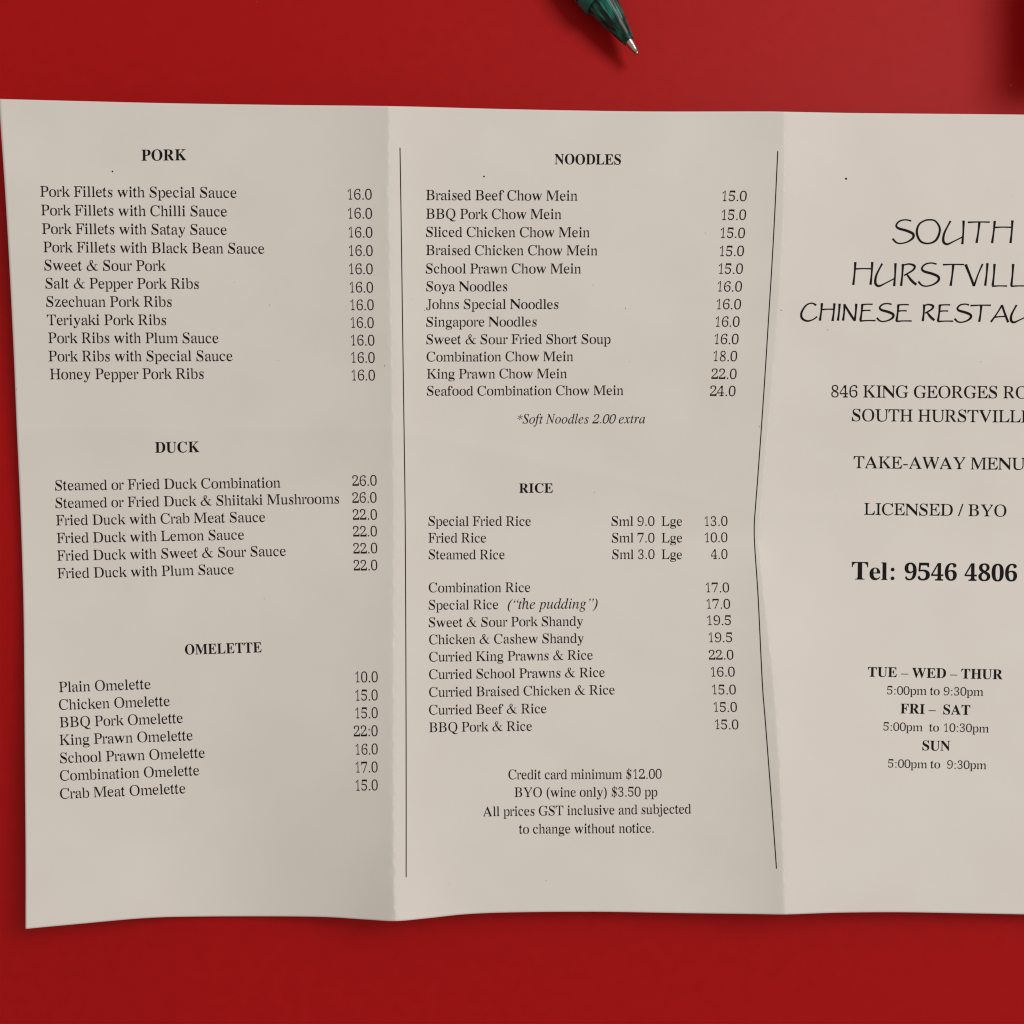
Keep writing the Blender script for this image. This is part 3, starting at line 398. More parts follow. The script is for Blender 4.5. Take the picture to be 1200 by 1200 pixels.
    48: (500, 0, (295, -6, 335, 3, 366, 25, 391, 46, 422, 77, 442, 117, 455, 163, 466, 214, 473, 271, 476, 334, 473, 398, 466, 455, 455, 506, 442, 551, 422, 591, 391, 621, 367, 643, 336, 664, 297, 673, 252, 676, 204, 673, 163, 664, 131, 643, 106, 621, 76, 590, 57, 551, 44, 506, 34, 456, 27, 399, 24, 335, 27, 272, 34, 214, 44, 163, 57, 117, 76, 78, 106, 47, 131, 24, 163, 3, 204, -6, 251, -9), (200, 60, 160, 85, 157, 83, 136, 119, 121, 178, 114, 250, 112, 334, 114, 418, 121, 490, 136, 549, 157, 585, 160, 582, 201, 607, 252, 615, 301, 607, 340, 582, 344, 584, 364, 549, 379, 490, 386, 418, 388, 334, 386, 250, 379, 179, 364, 119, 344, 83, 340, 84, 300, 60, 251, 51)),
    49: (500, 0, (394, 0, 394, 50, 364, 50, 350, 49, 312, 69, 319, 51, 308, 68, 304, 89, 303, 110, 302, 676, 259, 676, 207, 619, 186, 595, 163, 583, 142, 576, 120, 566, 118, 540, 113, 525, 111, 508, 116, 494, 125, 487, 135, 485, 149, 488, 163, 498, 174, 518, 251, 640, 251, 110, 249, 85, 243, 63, 248, 78, 214, 47, 201, 50, 190, 50, 159, 50, 159, 0)),
    50: (500, 0, (470, 0, 475, 196, 433, 196, 425, 165, 418, 145, 405, 128, 389, 116, 371, 109, 352, 105, 331, 103, 83, 103, 190, 196, 316, 312, 359, 359, 390, 400, 408, 436, 417, 468, 419, 486, 421, 504, 422, 520, 420, 548, 416, 573, 408, 598, 388, 620, 361, 643, 325, 664, 279, 673, 225, 676, 177, 674, 136, 668, 102, 654, 76, 633, 57, 616, 43, 599, 37, 580, 36, 564, 34, 550, 30, 527, 51, 474, 37, 481, 62, 467, 94, 460, 126, 458, 115, 508, 109, 554, 125, 590, 149, 608, 176, 616, 200, 618, 225, 619, 248, 618, 273, 616, 302, 608, 326, 586, 339, 554, 343, 517, 341, 482, 334, 449, 322, 418, 304, 390, 283, 361, 258, 332, 228, 302, 194, 269, 153, 232, 33, 122, 33, 0)),
    51: (500, 0, (267, -6, 311, 2, 337, 14, 360, 32, 379, 50, 397, 68, 410, 87, 419, 110, 425, 134, 429, 161, 431, 192, 429, 220, 426, 243, 420, 265, 409, 287, 391, 304, 372, 320, 350, 336, 328, 348, 294, 357, 338, 377, 369, 399, 392, 429, 401, 453, 405, 477, 407, 500, 409, 523, 407, 551, 403, 575, 395, 600, 377, 622, 352, 645, 320, 665, 279, 674, 234, 676, 188, 674, 148, 666, 116, 649, 94, 627, 78, 608, 68, 590, 67, 572, 66, 557, 62, 539, 81, 489, 67, 497, 88, 483, 117, 477, 149, 475, 139, 511, 130, 549, 135, 574, 148, 595, 166, 610, 189, 617, 209, 618, 229, 619, 253, 618, 277, 616, 305, 604, 324, 580, 334, 547, 337, 510, 332, 466, 316, 428, 290, 400, 265, 388, 241, 381, 217, 376, 189, 373, 163, 373, 163, 316, 186, 316, 218, 314, 246, 309, 273, 303, 301, 294, 332, 270, 352, 235, 359, 194, 357, 156, 349, 123, 335, 97, 315, 78, 293, 68, 272, 63, 253, 60, 234, 57, 215, 56, 184, 59, 155, 66, 128, 79, 107, 103, 101, 138, 104, 176, 84, 173, 66, 167, 51, 156, 43, 139, 44, 121, 47, 103, 52, 89, 57, 77, 65, 64, 76, 49, 91, 30, 112, 11, 142, -2, 179, -7, 221, -9)),
    52: (500, 0, (448, 0, 448, 50, 472, 50, 451, 51, 431, 52, 409, 52, 360, 85, 360, 84, 355, 116, 355, 175, 457, 175, 457, 237, 355, 237, 355, 671, 261, 671, 12, 280, 12, 175, 284, 175, 284, 116, 279, 84, 279, 85, 231, 52, 208, 52, 188, 51, 167, 50, 176, 50, 176, 0), (172, 450, 188, 476, 211, 515, 234, 554, 296, 676, 286, 489, 284, 401, 284, 237, 37, 237)),
    53: (500, 0, (248, -8, 277, -4, 307, 3, 334, 17, 358, 36, 378, 55, 398, 73, 414, 94, 424, 119, 431, 145, 436, 174, 438, 208, 435, 249, 427, 284, 415, 316, 393, 345, 362, 370, 324, 394, 277, 408, 223, 411, 162, 407, 101, 394, 117, 572, 335, 572, 349, 571, 360, 569, 379, 556, 382, 554, 388, 538, 395, 504, 435, 504, 430, 676, 81, 676, 50, 343, 82, 331, 129, 343, 191, 348, 230, 346, 267, 340, 303, 327, 336, 300, 355, 258, 360, 209, 358, 169, 351, 134, 336, 104, 315, 83, 291, 71, 267, 64, 245, 61, 224, 58, 203, 57, 178, 59, 156, 63, 136, 69, 117, 79, 103, 94, 93, 113, 92, 143, 95, 170, 73, 169, 54, 163, 39, 153, 32, 138, 33, 122, 36, 105, 40, 90, 46, 77, 56, 64, 68, 51, 81, 32, 102, 12, 133, -2, 172, -7, 218, -9)),
    54: (500, 0, (317, -5, 366, 10, 399, 39, 426, 68, 449, 99, 460, 135, 466, 173, 468, 216, 465, 253, 460, 286, 450, 317, 432, 343, 409, 368, 380, 393, 340, 406, 293, 409, 259, 408, 229, 404, 203, 397, 174, 380, 105, 340, 119, 452, 139, 516, 168, 566, 197, 594, 229, 611, 260, 618, 290, 621, 308, 621, 329, 620, 351, 614, 369, 600, 379, 582, 374, 559, 368, 501, 403, 503, 436, 510, 457, 526, 463, 546, 460, 562, 456, 574, 453, 585, 452, 597, 447, 609, 438, 621, 427, 639, 409, 658, 380, 669, 343, 674, 300, 676, 250, 673, 207, 661, 172, 636, 139, 614, 108, 591, 86, 559, 69, 524, 56, 486, 45, 445, 38, 402, 35, 356, 34, 308, 37, 244, 44, 188, 56, 140, 74, 98, 101, 66, 130, 37, 165, 10, 209, -5, 260, -9), (238, 53, 210, 59, 180, 75, 153, 102, 127, 154, 112, 222, 106, 295, 146, 328, 166, 336, 189, 343, 212, 349, 234, 351, 254, 352, 283, 351, 315, 346, 349, 330, 375, 299, 388, 257, 392, 206, 388, 154, 375, 110, 352, 78, 321, 59, 310, 60, 263, 52)),
    55: (500, 0, (203, 0, 449, 569, 449, 676, 25, 676, 20, 477, 61, 477, 67, 526, 71, 542, 81, 555, 108, 569, 133, 573, 403, 573, 140, 0)),
    56: (500, 0, (297, -6, 342, 5, 378, 29, 407, 53, 429, 78, 440, 109, 444, 141, 445, 176, 442, 206, 436, 233, 423, 260, 401, 289, 368, 321, 303, 362, 357, 389, 388, 408, 408, 432, 418, 458, 421, 484, 421, 513, 420, 541, 416, 568, 407, 594, 389, 616, 368, 639, 340, 662, 301, 673, 256, 676, 208, 673, 167, 663, 136, 642, 113, 621, 95, 601, 86, 577, 81, 553, 79, 529, 79, 506, 81, 478, 86, 452, 96, 427, 113, 401, 136, 375, 186, 338, 126, 307, 94, 285, 71, 258, 62, 236, 59, 215, 57, 193, 56, 170, 57, 143, 60, 118, 67, 92, 79, 66, 100, 46, 125, 25, 157, 3, 198, -6, 245, -9), (238, 401, 211, 415, 185, 430, 162, 450, 145, 480, 140, 517, 145, 551, 157, 581, 177, 604, 203, 617, 227, 621, 251, 622, 269, 621, 286, 618, 304, 614, 321, 605, 336, 592, 349, 575, 360, 546, 364, 515, 361, 482, 352, 454, 337, 431, 318, 414, 297, 401, 270, 385), (220, 46, 192, 52, 163, 67, 137, 92, 121, 126, 115, 166, 119, 202, 131, 234, 149, 259, 170, 278, 192, 293, 217, 309, 265, 286, 301, 267, 332, 249, 358, 228, 377, 197, 384, 161, 378, 122, 362, 89, 336, 65, 307, 52, 279, 46, 250, 44)),
    57: (500, 0, (246, -6, 291, 6, 326, 31, 358, 54, 388, 78, 409, 110, 425, 145, 438, 184, 447, 225, 454, 269, 458, 315, 459, 362, 457, 428, 450, 484, 438, 532, 419, 573, 391, 604, 361, 631, 327, 658, 283, 672, 233, 676, 186, 673, 143, 661, 111, 636, 84, 612, 60, 588, 46, 557, 37, 523, 32, 488, 30, 450, 33, 411, 39, 378, 50, 348, 67, 322, 88, 295, 117, 271, 155, 260, 198, 257, 232, 259, 262, 266, 285, 281, 300, 302, 312, 320, 394, 405, 377, 233, 358, 162, 329, 107, 288, 70, 262, 61, 200, 49, 167, 52, 138, 60, 113, 75, 94, 96, 82, 122, 73, 149, 56, 145, 43, 139, 34, 130, 30, 119, 31, 107, 35, 96, 39, 82, 46, 69, 59, 58, 71, 48, 80, 30, 95, 11, 121, -2, 155, -7, 194, -9), (184, 333, 136, 360, 131, 359, 111, 402, 105, 455, 109, 508, 122, 552, 145, 585, 169, 602, 195, 610, 218, 613, 240, 613, 264, 612, 290, 607, 318, 594, 343, 570, 366, 524, 381, 462, 386, 394, 359, 356, 339, 341, 316, 331, 291, 326, 268, 325, 244, 324)),
    46: (250, 1, (175, 42, 170, 64, 156, 81, 136, 91, 114, 91, 94, 81, 80, 64, 75, 42, 80, 20, 94, 3, 114, -7, 136, -7, 156, 3, 170, 20)),
    58: (278, 1, (189, 42, 184, 64, 170, 81, 150, 91, 128, 91, 108, 81, 94, 64, 89, 42, 94, 20, 108, 3, 128, -7, 150, -7, 170, 3, 184, 20), (189, 400, 184, 422, 170, 439, 150, 449, 128, 449, 108, 439, 94, 422, 89, 400, 94, 378, 108, 361, 128, 351, 150, 351, 170, 361, 184, 378)),
    45: (333, 1, (39, 194, 285, 194, 285, 257, 39, 257)),
    8211: (500, 1, (0, 201, 500, 201, 500, 250, 0, 250)),
    32: (250, 1),
    38: (778, 1, (234, 534, 234, 522, 234, 504, 235, 481, 240, 453, 250, 422, 265, 387, 284, 349, 305, 309, 328, 269, 352, 231, 376, 195, 402, 158, 429, 123, 456, 91, 483, 64, 509, 42, 535, 25, 561, 13, 585, 4, 608, -2, 631, -5, 653, -5, 673, -1, 690, 4, 706, 11, 721, 21, 734, 32, 743, 44, 751, 54, 756, 60, 740, 76, 733, 71, 724, 63, 714, 56, 703, 51, 694, 49, 682, 49, 669, 51, 657, 54, 645, 59, 632, 66, 619, 75, 605, 87, 590, 101, 575, 117, 557, 136, 536, 161, 513, 190, 487, 222, 462, 256, 438, 289, 415, 323, 391, 360, 367, 396, 347, 430, 330, 458, 318, 481, 308, 500, 301, 518, 295, 533, 290, 546), (293, 538, 293, 548, 293, 560, 293, 573, 293, 584, 295, 593, 299, 602, 306, 615, 315, 627, 324, 636, 334, 641, 344, 643, 357, 640, 369, 635, 380, 629, 386, 622, 390, 615, 394, 605, 396, 594, 396, 583, 396, 572, 395, 558, 392, 541, 388, 523, 381, 505, 373, 487, 362, 470, 348, 453, 332, 435, 313, 418, 292, 401, 267, 386, 239, 372, 208, 358, 177, 342, 149, 324, 123, 304, 97, 282, 74, 258, 53, 232, 39, 201, 32, 168, 33, 135, 40, 104, 50, 76, 65, 51, 84, 30, 108, 13, 132, 1, 157, -8, 182, -14, 206, -17, 230, -17, 255, -15, 279, -10, 304, -4, 330, 5, 357, 15, 385, 27, 413, 42, 439, 60, 464, 82, 489, 108, 512, 136, 533, 164, 553, 192, 570, 219, 585, 248, 598, 276, 609, 301, 619, 323, 628, 341, 636, 357, 642, 371, 648, 382, 651, 390, 629, 402, 624, 394, 617, 384, 610, 371, 601, 356, 591, 337, 580, 315, 569, 289, 557, 262, 543, 234, 527, 208, 509, 182, 489, 154, 467, 128, 444, 104, 421, 84, 397, 68, 372, 55, 346, 45, 320, 37, 296, 32, 273, 29, 252, 28, 233, 31, 215, 35, 198, 42, 183, 51, 168, 62, 155, 75, 146, 87, 139, 99, 133, 113, 127, 130, 123, 148, 121, 164, 121, 179, 125, 195, 134, 217, 147, 240, 163, 264, 181, 286, 202, 306, 227, 325, 255, 343, 283, 361, 308, 379, 331, 396, 352, 412, 372, 428, 391, 445, 407, 463, 422, 483, 434, 504, 444, 526, 451, 547, 454, 568, 453, 589, 447, 609, 439, 626, 427, 641, 414, 654, 398, 663, 380, 668, 362, 671, 344, 671, 326, 669, 310, 663, 293, 655, 276, 644, 262, 632, 249, 617, 240, 599, 236, 581, 233, 564, 232, 550, 231, 542), (535, 384, 742, 384, 742, 406, 535, 406)),
    40: (333, 1, (300, 681, 275, 667, 239, 645, 200, 619, 166, 587, 141, 551, 121, 512, 104, 471, 91, 429, 81, 386, 74, 341, 70, 295, 69, 250, 70, 205, 74, 159, 81, 114, 91, 71, 104, 29, 121, -12, 141, -51, 166, -87, 200, -119, 239, -146, 275, -167, 300, -182, 308, -172, 289, -150, 262, -120, 234, -86, 214, -53, 200, -21, 189, 14, 180, 51, 173, 89, 167, 128, 164, 168, 162, 209, 161, 250, 162, 291, 164, 332, 167, 372, 173, 411, 180, 449, 189, 486, 200, 521, 214, 553, 234, 586, 262, 619, 289, 649, 308, 671)),
    41: (333, 1, (33, 681, 58, 667, 94, 645, 133, 619, 167, 587, 192, 551, 212, 512, 229, 471, 242, 429, 252, 386, 259, 341, 263, 295, 264, 250, 263, 205, 259, 159, 252, 114, 242, 71, 229, 29, 212, -12, 192, -51, 167, -87, 133, -119, 94, -146, 58, -167, 33, -182, 25, -172, 44, -150, 71, -120, 99, -86, 119, -53, 133, -21, 144, 14, 153, 51, 160, 89, 166, 128, 169, 168, 171, 209, 172, 250, 171, 291, 169, 332, 166, 372, 160, 411, 153, 449, 144, 486, 133, 521, 119, 553, 99, 586, 71, 619, 44, 649, 25, 671)),
    47: (278, 1, (-9, -14, 60, -14, 287, 676, 218, 676)),
    42: (500, 1, (257, 462, 260, 492, 264, 533, 267, 572, 270, 603, 273, 631, 273, 652, 270, 663, 264, 668, 260, 670, 240, 670, 236, 668, 230, 663, 227, 652, 227, 631, 230, 603, 233, 572, 236, 533, 240, 492, 243, 462), (254, 468, 229, 485, 195, 510, 163, 532, 138, 550, 115, 566, 97, 577, 86, 580, 79, 577, 75, 575, 65, 557, 65, 553, 66, 546, 74, 537, 92, 527, 118, 515, 146, 502, 181, 486, 219, 468, 246, 456), (246, 468, 219, 456, 181, 438, 146, 422, 118, 409, 92, 397, 74, 387, 66, 378, 65, 371, 65, 367, 75, 349, 79, 347, 86, 344, 97, 347, 115, 358, 138, 374, 163, 392, 195, 414, 229, 439, 254, 456), (243, 462, 240, 432, 236, 391, 233, 352, 230, 321, 227, 293, 227, 272, 230, 261, 236, 256, 240, 254, 260, 254, 264, 256, 270, 261, 273, 272, 273, 293, 270, 321, 267, 352, 264, 391, 260, 432, 257, 462), (246, 456, 271, 439, 305, 414, 337, 392, 362, 374, 385, 358, 403, 347, 414, 344, 421, 347, 425, 349, 435, 367, 435, 371, 434, 378, 426, 387, 408, 397, 382, 409, 354, 422, 319, 438, 281, 456, 254, 468), (254, 456, 281, 468, 319, 486, 354, 502, 382, 515, 408, 527, 426, 537, 434, 546, 435, 553, 435, 557, 425, 575, 421, 577, 414, 580, 403, 577, 385, 566, 362, 550, 337, 532, 305, 510, 271, 485, 246, 468)),
    8220: (444, 1, (163, 490, 154, 518, 130, 536, 100, 536, 76, 518, 67, 490, 76, 462, 100, 444, 130, 444, 154, 462), (75, 490, 79, 501, 85, 517, 92, 534, 101, 553, 113, 579, 129, 612, 145, 643, 156, 665, 146, 671, 131, 652, 108, 625, 86, 595, 69, 567, 63, 542, 63, 520, 65, 502, 67, 490), (378, 490, 369, 518, 345, 536, 315, 536, 291, 518, 282, 490, 291, 462, 315, 444, 345, 444, 369, 462), (290, 490, 294, 501, 300, 517, 307, 534, 316, 553, 328, 579, 344, 612, 360, 643, 371, 665, 361, 671, 346, 652, 323, 625, 301, 595, 284, 567, 278, 542, 278, 520, 280, 502, 282, 490)),
    8221: (444, 1, (163, 628, 154, 656, 130, 674, 100, 674, 76, 656, 67, 628, 76, 600, 100, 582, 130, 582, 154, 600), (155, 628, 151, 618, 145, 603, 138, 586, 129, 567, 117, 540, 101, 505, 85, 472, 74, 449, 84, 443, 99, 463, 122, 492, 144, 524, 161, 553, 167, 578, 167, 599, 165, 616, 163, 628), (378, 628, 369, 656, 345, 674, 315, 674, 291, 656, 282, 628, 291, 600, 315, 582, 345, 582, 369, 600), (370, 628, 366, 618, 360, 603, 353, 586, 344, 567, 332, 540, 316, 505, 300, 472, 289, 449, 299, 443, 314, 463, 337, 492, 359, 524, 376, 553, 382, 578, 382, 599, 380, 616, 378, 628)),
    36: (500, 1, (87, -2, 97, 22, 104, 27, 116, 29, 133, 26, 166, 14, 207, 2, 248, -1, 288, 1, 324, 10, 356, 24, 384, 43, 406, 67, 421, 95, 430, 126, 433, 158, 430, 192, 426, 215, 424, 237, 419, 256, 413, 275, 404, 294, 390, 313, 372, 332, 348, 352, 320, 373, 242, 417, 215, 431, 193, 446, 174, 460, 158, 478, 148, 500, 147, 526, 153, 553, 165, 574, 182, 590, 202, 602, 224, 610, 250, 613, 273, 611, 296, 605, 318, 594, 339, 579, 358, 558, 374, 533, 387, 505, 399, 476, 408, 443, 429, 443, 429, 642, 406, 642, 401, 626, 393, 616, 380, 613, 370, 614, 359, 617, 294, 636, 239, 642, 208, 640, 180, 631, 154, 618, 131, 601, 113, 579, 100, 553, 92, 524, 90, 493, 95, 461, 102, 427, 109, 396, 122, 368, 144, 339, 175, 309, 216, 279, 291, 234, 322, 216, 349, 195, 366, 167, 371, 133, 365, 102, 350, 76, 331, 57, 308, 44, 283, 35, 254, 32, 223, 35, 195, 43, 169, 56, 146, 76, 127, 104, 112, 139, 100, 179, 88, 225, 64, 225, 64, -2), (228, -87, 268, -87, 268, 727, 228, 727)),
}
BOLD = {
    80: (611, 0, (16, 0, 16, 26, 47, 29, 70, 36, 86, 47, 96, 63, 102, 88, 104, 120, 104, 562, 102, 591, 96, 613, 85, 629, 69, 640, 47, 647, 17, 651, 17, 676, 310, 676, 387, 673, 447, 666, 491, 653, 523, 636, 549, 615, 571, 590, 587, 561, 597, 529, 600, 493, 596, 452, 584, 416, 565, 384, 537, 356, 502, 334, 459, 318, 409, 308, 352, 305, 263, 305, 263, 120, 265, 88, 271, 63, 281, 47, 297, 36, 321, 29, 352, 26, 352, 0), (263, 341, 292, 341, 326, 343, 355, 349, 378, 360, 396, 375, 413, 403, 423, 440, 427, 489, 424, 536, 415, 574, 401, 603, 386, 619, 367, 631, 343, 638, 314, 640, 296, 639, 283, 635, 274, 629, 268, 620, 264, 607, 263, 591)),
    79: (778, 0, (385, -16, 337, -13, 291, -4, 247, 11, 206, 31, 169, 56, 135, 86, 106, 120, 81, 157, 61, 198, 47, 243, 38, 289, 35, 338, 38, 387, 47, 433, 61, 477, 81, 518, 106, 556, 136, 590, 170, 620, 208, 645, 250, 665, 294, 680, 342, 689, 393, 692, 441, 689, 487, 680, 531, 666, 572, 646, 609, 621, 642, 592, 671, 558, 696, 521, 716, 480, 731, 435, 740, 388, 743, 338, 740, 289, 731, 243, 716, 198, 696, 157, 671, 120, 641, 86, 607, 56, 569, 31, 527, 11, 483, -4, 435, -13), (392, 18, 437, 24, 476, 44, 508, 77, 533, 122, 550, 181, 561, 253, 564, 338, 561, 412, 552, 476, 537, 531, 516, 577, 490, 612, 459, 638, 424, 653, 384, 658, 339, 652, 300, 632, 268, 599, 243, 554, 226, 495, 215, 423, 212, 338, 215, 264, 224, 200, 239, 145, 260, 100, 287, 64, 317, 38, 352, 23)),
    82: (722, 0, (26, 0, 26, 26, 57, 29, 80, 36, 96, 47, 106, 63, 112, 88, 114, 120, 114, 562, 112, 591, 105, 613, 95, 629, 79, 640, 57, 647, 27, 651, 27, 676, 325, 676, 395, 673, 455, 665, 506, 651, 548, 632, 580, 607, 603, 576, 617, 539, 621, 497, 615, 450, 597, 411, 567, 378, 525, 352, 470, 332, 643, 75, 674, 38, 684, 31, 697, 27, 712, 26, 715, 26, 715, 0, 505, 0, 302, 315, 273, 315, 273, 120, 275, 88, 281, 63, 291, 47, 307, 36, 330, 29, 362, 26, 362, 0), (273, 347, 305, 347, 341, 349, 372, 356, 397, 367, 418, 383, 433, 404, 444, 430, 451, 462, 453, 499, 448, 549, 434, 589, 411, 617, 378, 634, 336, 640, 312, 639, 295, 634, 284, 627, 278, 615, 274, 597, 273, 572)),
    75: (778, 0, (30, 0, 30, 26, 60, 29, 83, 36, 99, 47, 109, 63, 115, 88, 117, 120, 117, 562, 115, 591, 109, 614, 99, 630, 83, 641, 60, 648, 31, 651, 31, 676, 363, 676, 363, 651, 330, 647, 307, 641, 296, 635, 288, 627, 282, 616, 276, 594, 275, 562, 275, 347, 478, 554, 500, 580, 514, 602, 518, 621, 513, 634, 497, 644, 471, 649, 434, 651, 434, 676, 720, 676, 720, 651, 707, 651, 663, 644, 616, 622, 566, 586, 512, 535, 404, 423, 687, 69, 705, 50, 722, 37, 734, 31, 750, 28, 769, 26, 769, 0, 419, 0, 419, 26, 456, 27, 479, 31, 489, 36, 495, 43, 497, 51, 494, 63, 485, 78, 471, 98, 299, 317, 275, 294, 275, 120, 277, 88, 283, 63, 292, 47, 308, 36, 331, 29, 363, 26, 363, 0)),
    68: (722, 0, (22, 0, 22, 26, 50, 29, 71, 35, 86, 44, 95, 58, 100, 81, 102, 111, 102, 555, 100, 590, 93, 616, 83, 633, 66, 643, 43, 649, 14, 651, 14, 676, 322, 676, 391, 672, 453, 662, 508, 644, 555, 620, 596, 588, 630, 550, 656, 506, 675, 456, 686, 400, 690, 338, 683, 248, 661, 172, 624, 110, 573, 62, 508, 28, 427, 7, 332, 0), (323, 36, 369, 41, 409, 55, 442, 78, 468, 111, 489, 154, 503, 206, 512, 268, 515, 340, 511, 420, 499, 488, 480, 544, 453, 587, 418, 618, 375, 637, 324, 643, 302, 641, 286, 637, 275, 629, 268, 616, 265, 597, 263, 571, 263, 107, 265, 82, 268, 63, 275, 50, 285, 42, 302, 38)),
    85: (722, 0, (364, -19, 299, -15, 245, -4, 200, 16, 164, 42, 137, 77, 118, 120, 107, 171, 103, 230, 103, 562, 101, 591, 95, 613, 85, 629, 69, 640, 46, 647, 16, 651, 16, 676, 352, 676, 352, 651, 320, 647, 296, 641, 284, 635, 276, 627, 270, 616, 265, 594, 263, 562, 263, 207, 267, 154, 278, 110, 297, 76, 316, 57, 340, 44, 369, 36, 404, 33, 457, 39, 501, 56, 535, 84, 559, 123, 574, 174, 579, 236, 579, 561, 577, 591, 570, 613, 560, 629, 543, 639, 518, 647, 484, 651, 484, 676, 701, 676, 701, 651, 674, 646, 653, 637, 639, 626, 631, 610, 626, 588, 624, 561, 624, 269, 620, 197, 608, 137, 588, 87, 560, 48, 524, 19, 479, -2, 426, -15)),
    67: (722, 0, (398, -16, 349, -13, 302, -5, 258, 10, 217, 29, 180, 54, 147, 84, 118, 117, 94, 155, 74, 197, 60, 241, 52, 289, 49, 339, 52, 389, 60, 436, 74, 480, 94, 521, 119, 558, 148, 592, 182, 621, 219, 646, 261, 665, 305, 680, 352, 688, 402, 691, 451, 687, 506, 674, 566, 653, 581, 648, 596, 646, 614, 649, 627, 657, 637, 671, 644, 691, 671, 691, 671, 458, 645, 458, 619, 515, 587, 564, 549, 604, 517, 628, 484, 645, 448, 655, 411, 658, 362, 651, 321, 632, 287, 599, 261, 553, 242, 494, 231, 421, 227, 336, 231, 256, 244, 189, 264, 133, 294, 90, 331, 59, 377, 41, 431, 35, 471, 38, 512, 49, 552, 66, 590, 90, 626, 121, 659, 158, 687, 132, 642, 78, 590, 37, 533, 8, 469, -10)),
    77: (944, 0, (14, 0, 14, 26, 44, 29, 68, 36, 85, 47, 97, 63, 104, 87, 106, 118, 106, 567, 104, 596, 99, 617, 93, 627, 84, 636, 72, 642, 48, 648, 15, 651, 15, 676, 271, 676, 470, 211, 668, 676, 921, 676, 921, 651, 892, 647, 870, 639, 854, 628, 843, 612, 837, 590, 835, 561, 835, 127, 837, 90, 842, 63, 848, 51, 857, 41, 867, 34, 890, 29, 920, 26, 920, 0, 588, 0, 588, 26, 620, 30, 643, 37, 655, 44, 663, 53, 670, 65, 675, 90, 677, 124, 677, 592, 426, 0, 399, 0, 151, 577, 151, 119, 154, 85, 161, 60, 173, 44, 190, 34, 215, 28, 247, 26, 247, 0)),
    69: (667, 0, (16, 0, 16, 25, 48, 27, 72, 33, 89, 44, 99, 60, 106, 84, 108, 116, 108, 547, 106, 586, 99, 614, 88, 632, 72, 642, 49, 649, 19, 651, 19, 676, 595, 676, 595, 475, 571, 475, 563, 517, 549, 553, 530, 582, 506, 603, 476, 619, 439, 630, 395, 637, 343, 639, 295, 636, 286, 632, 279, 627, 274, 619, 271, 601, 269, 576, 269, 365, 286, 365, 327, 369, 360, 380, 385, 399, 403, 427, 418, 465, 428, 512, 452, 512, 452, 175, 427, 175, 422, 212, 415, 244, 405, 269, 392, 290, 376, 305, 357, 317, 333, 324, 306, 329, 273, 330, 269, 330, 269, 100, 271, 78, 276, 62, 284, 52, 296, 46, 315, 42, 341, 41, 388, 43, 429, 48, 466, 57, 498, 71, 527, 89, 552, 111, 575, 139, 595, 173, 613, 212, 641, 212, 600, 0)),
    76: (667, 0, (19, 0, 19, 26, 50, 29, 74, 36, 90, 47, 100, 63, 106, 88, 108, 120, 108, 562, 106, 592, 100, 615, 89, 631, 73, 641, 50, 648, 20, 651, 20, 676, 371, 676, 371, 651, 336, 649, 309, 644, 296, 638, 285, 629, 278, 618, 272, 595, 269, 562, 269, 123, 274, 70, 279, 59, 286, 51, 296, 46, 317, 42, 347, 41, 393, 43, 434, 49, 469, 59, 500, 73, 527, 93, 552, 118, 573, 149, 593, 186, 611, 229, 638, 229, 600, 0)),
    84: (667, 0, (154, 0, 154, 26, 187, 28, 212, 35, 230, 46, 241, 63, 248, 88, 251, 120, 251, 643, 240, 643, 202, 640, 169, 632, 139, 618, 113, 599, 92, 574, 76, 545, 65, 511, 58, 472, 31, 472, 31, 676, 636, 676, 636, 471, 611, 471, 601, 523, 582, 566, 555, 600, 519, 624, 474, 638, 421, 643, 413, 643, 413, 120, 416, 87, 422, 62, 433, 45, 451, 34, 477, 28, 511, 26, 511, 0)),
    78: (722, 0, (587, -16, 148, 519, 148, 117, 150, 85, 155, 62, 165, 46, 181, 36, 205, 29, 236, 26, 236, 0, 16, 0, 16, 26, 47, 29, 69, 34, 80, 41, 89, 50, 95, 61, 100, 85, 102, 117, 102, 576, 62, 624, 43, 643, 16, 651, 16, 676, 221, 676, 569, 250, 569, 560, 568, 592, 562, 615, 556, 626, 548, 634, 536, 641, 513, 647, 481, 651, 481, 676, 701, 676, 701, 651, 670, 648, 647, 641, 632, 631, 623, 615, 617, 591, 615, 559, 615, -16)),
    83: (556, 0, (35, -16, 35, 234, 64, 234, 78, 184, 95, 140, 115, 103, 139, 74, 165, 51, 196, 35, 230, 25, 267, 22, 303, 25, 333, 36, 358, 53, 377, 76, 388, 103, 391, 133, 386, 164, 371, 192, 346, 216, 310, 237, 216, 283, 162, 312, 119, 343, 86, 375, 63, 410, 50, 449, 45, 493, 48, 531, 57, 566, 72, 598, 91, 625, 116, 648, 144, 667, 176, 681, 211, 689, 249, 692, 317, 685, 396, 665, 410, 662, 423, 660, 438, 664, 448, 674, 454, 692, 483, 692, 483, 474, 457, 474, 446, 509, 431, 542, 414, 571, 393, 597, 370, 619, 345, 637, 319, 650, 291, 657, 263, 660, 231, 657, 204, 648, 181, 633, 164, 614, 154, 591, 151, 564, 154, 540, 162, 518, 177, 500, 197, 482, 224, 466, 255, 450, 353, 405, 391, 386, 423, 366, 450, 346, 471, 325, 487, 303, 499, 279, 507, 254, 511, 227, 513, 197, 510, 157, 499, 119, 482, 86, 459, 56, 429, 31, 394, 11, 354, -3, 309, -12, 260, -15, 210, -11, 160, 1, 119, 14, 98, 18, 84, 16, 75, 10, 62, -16)),
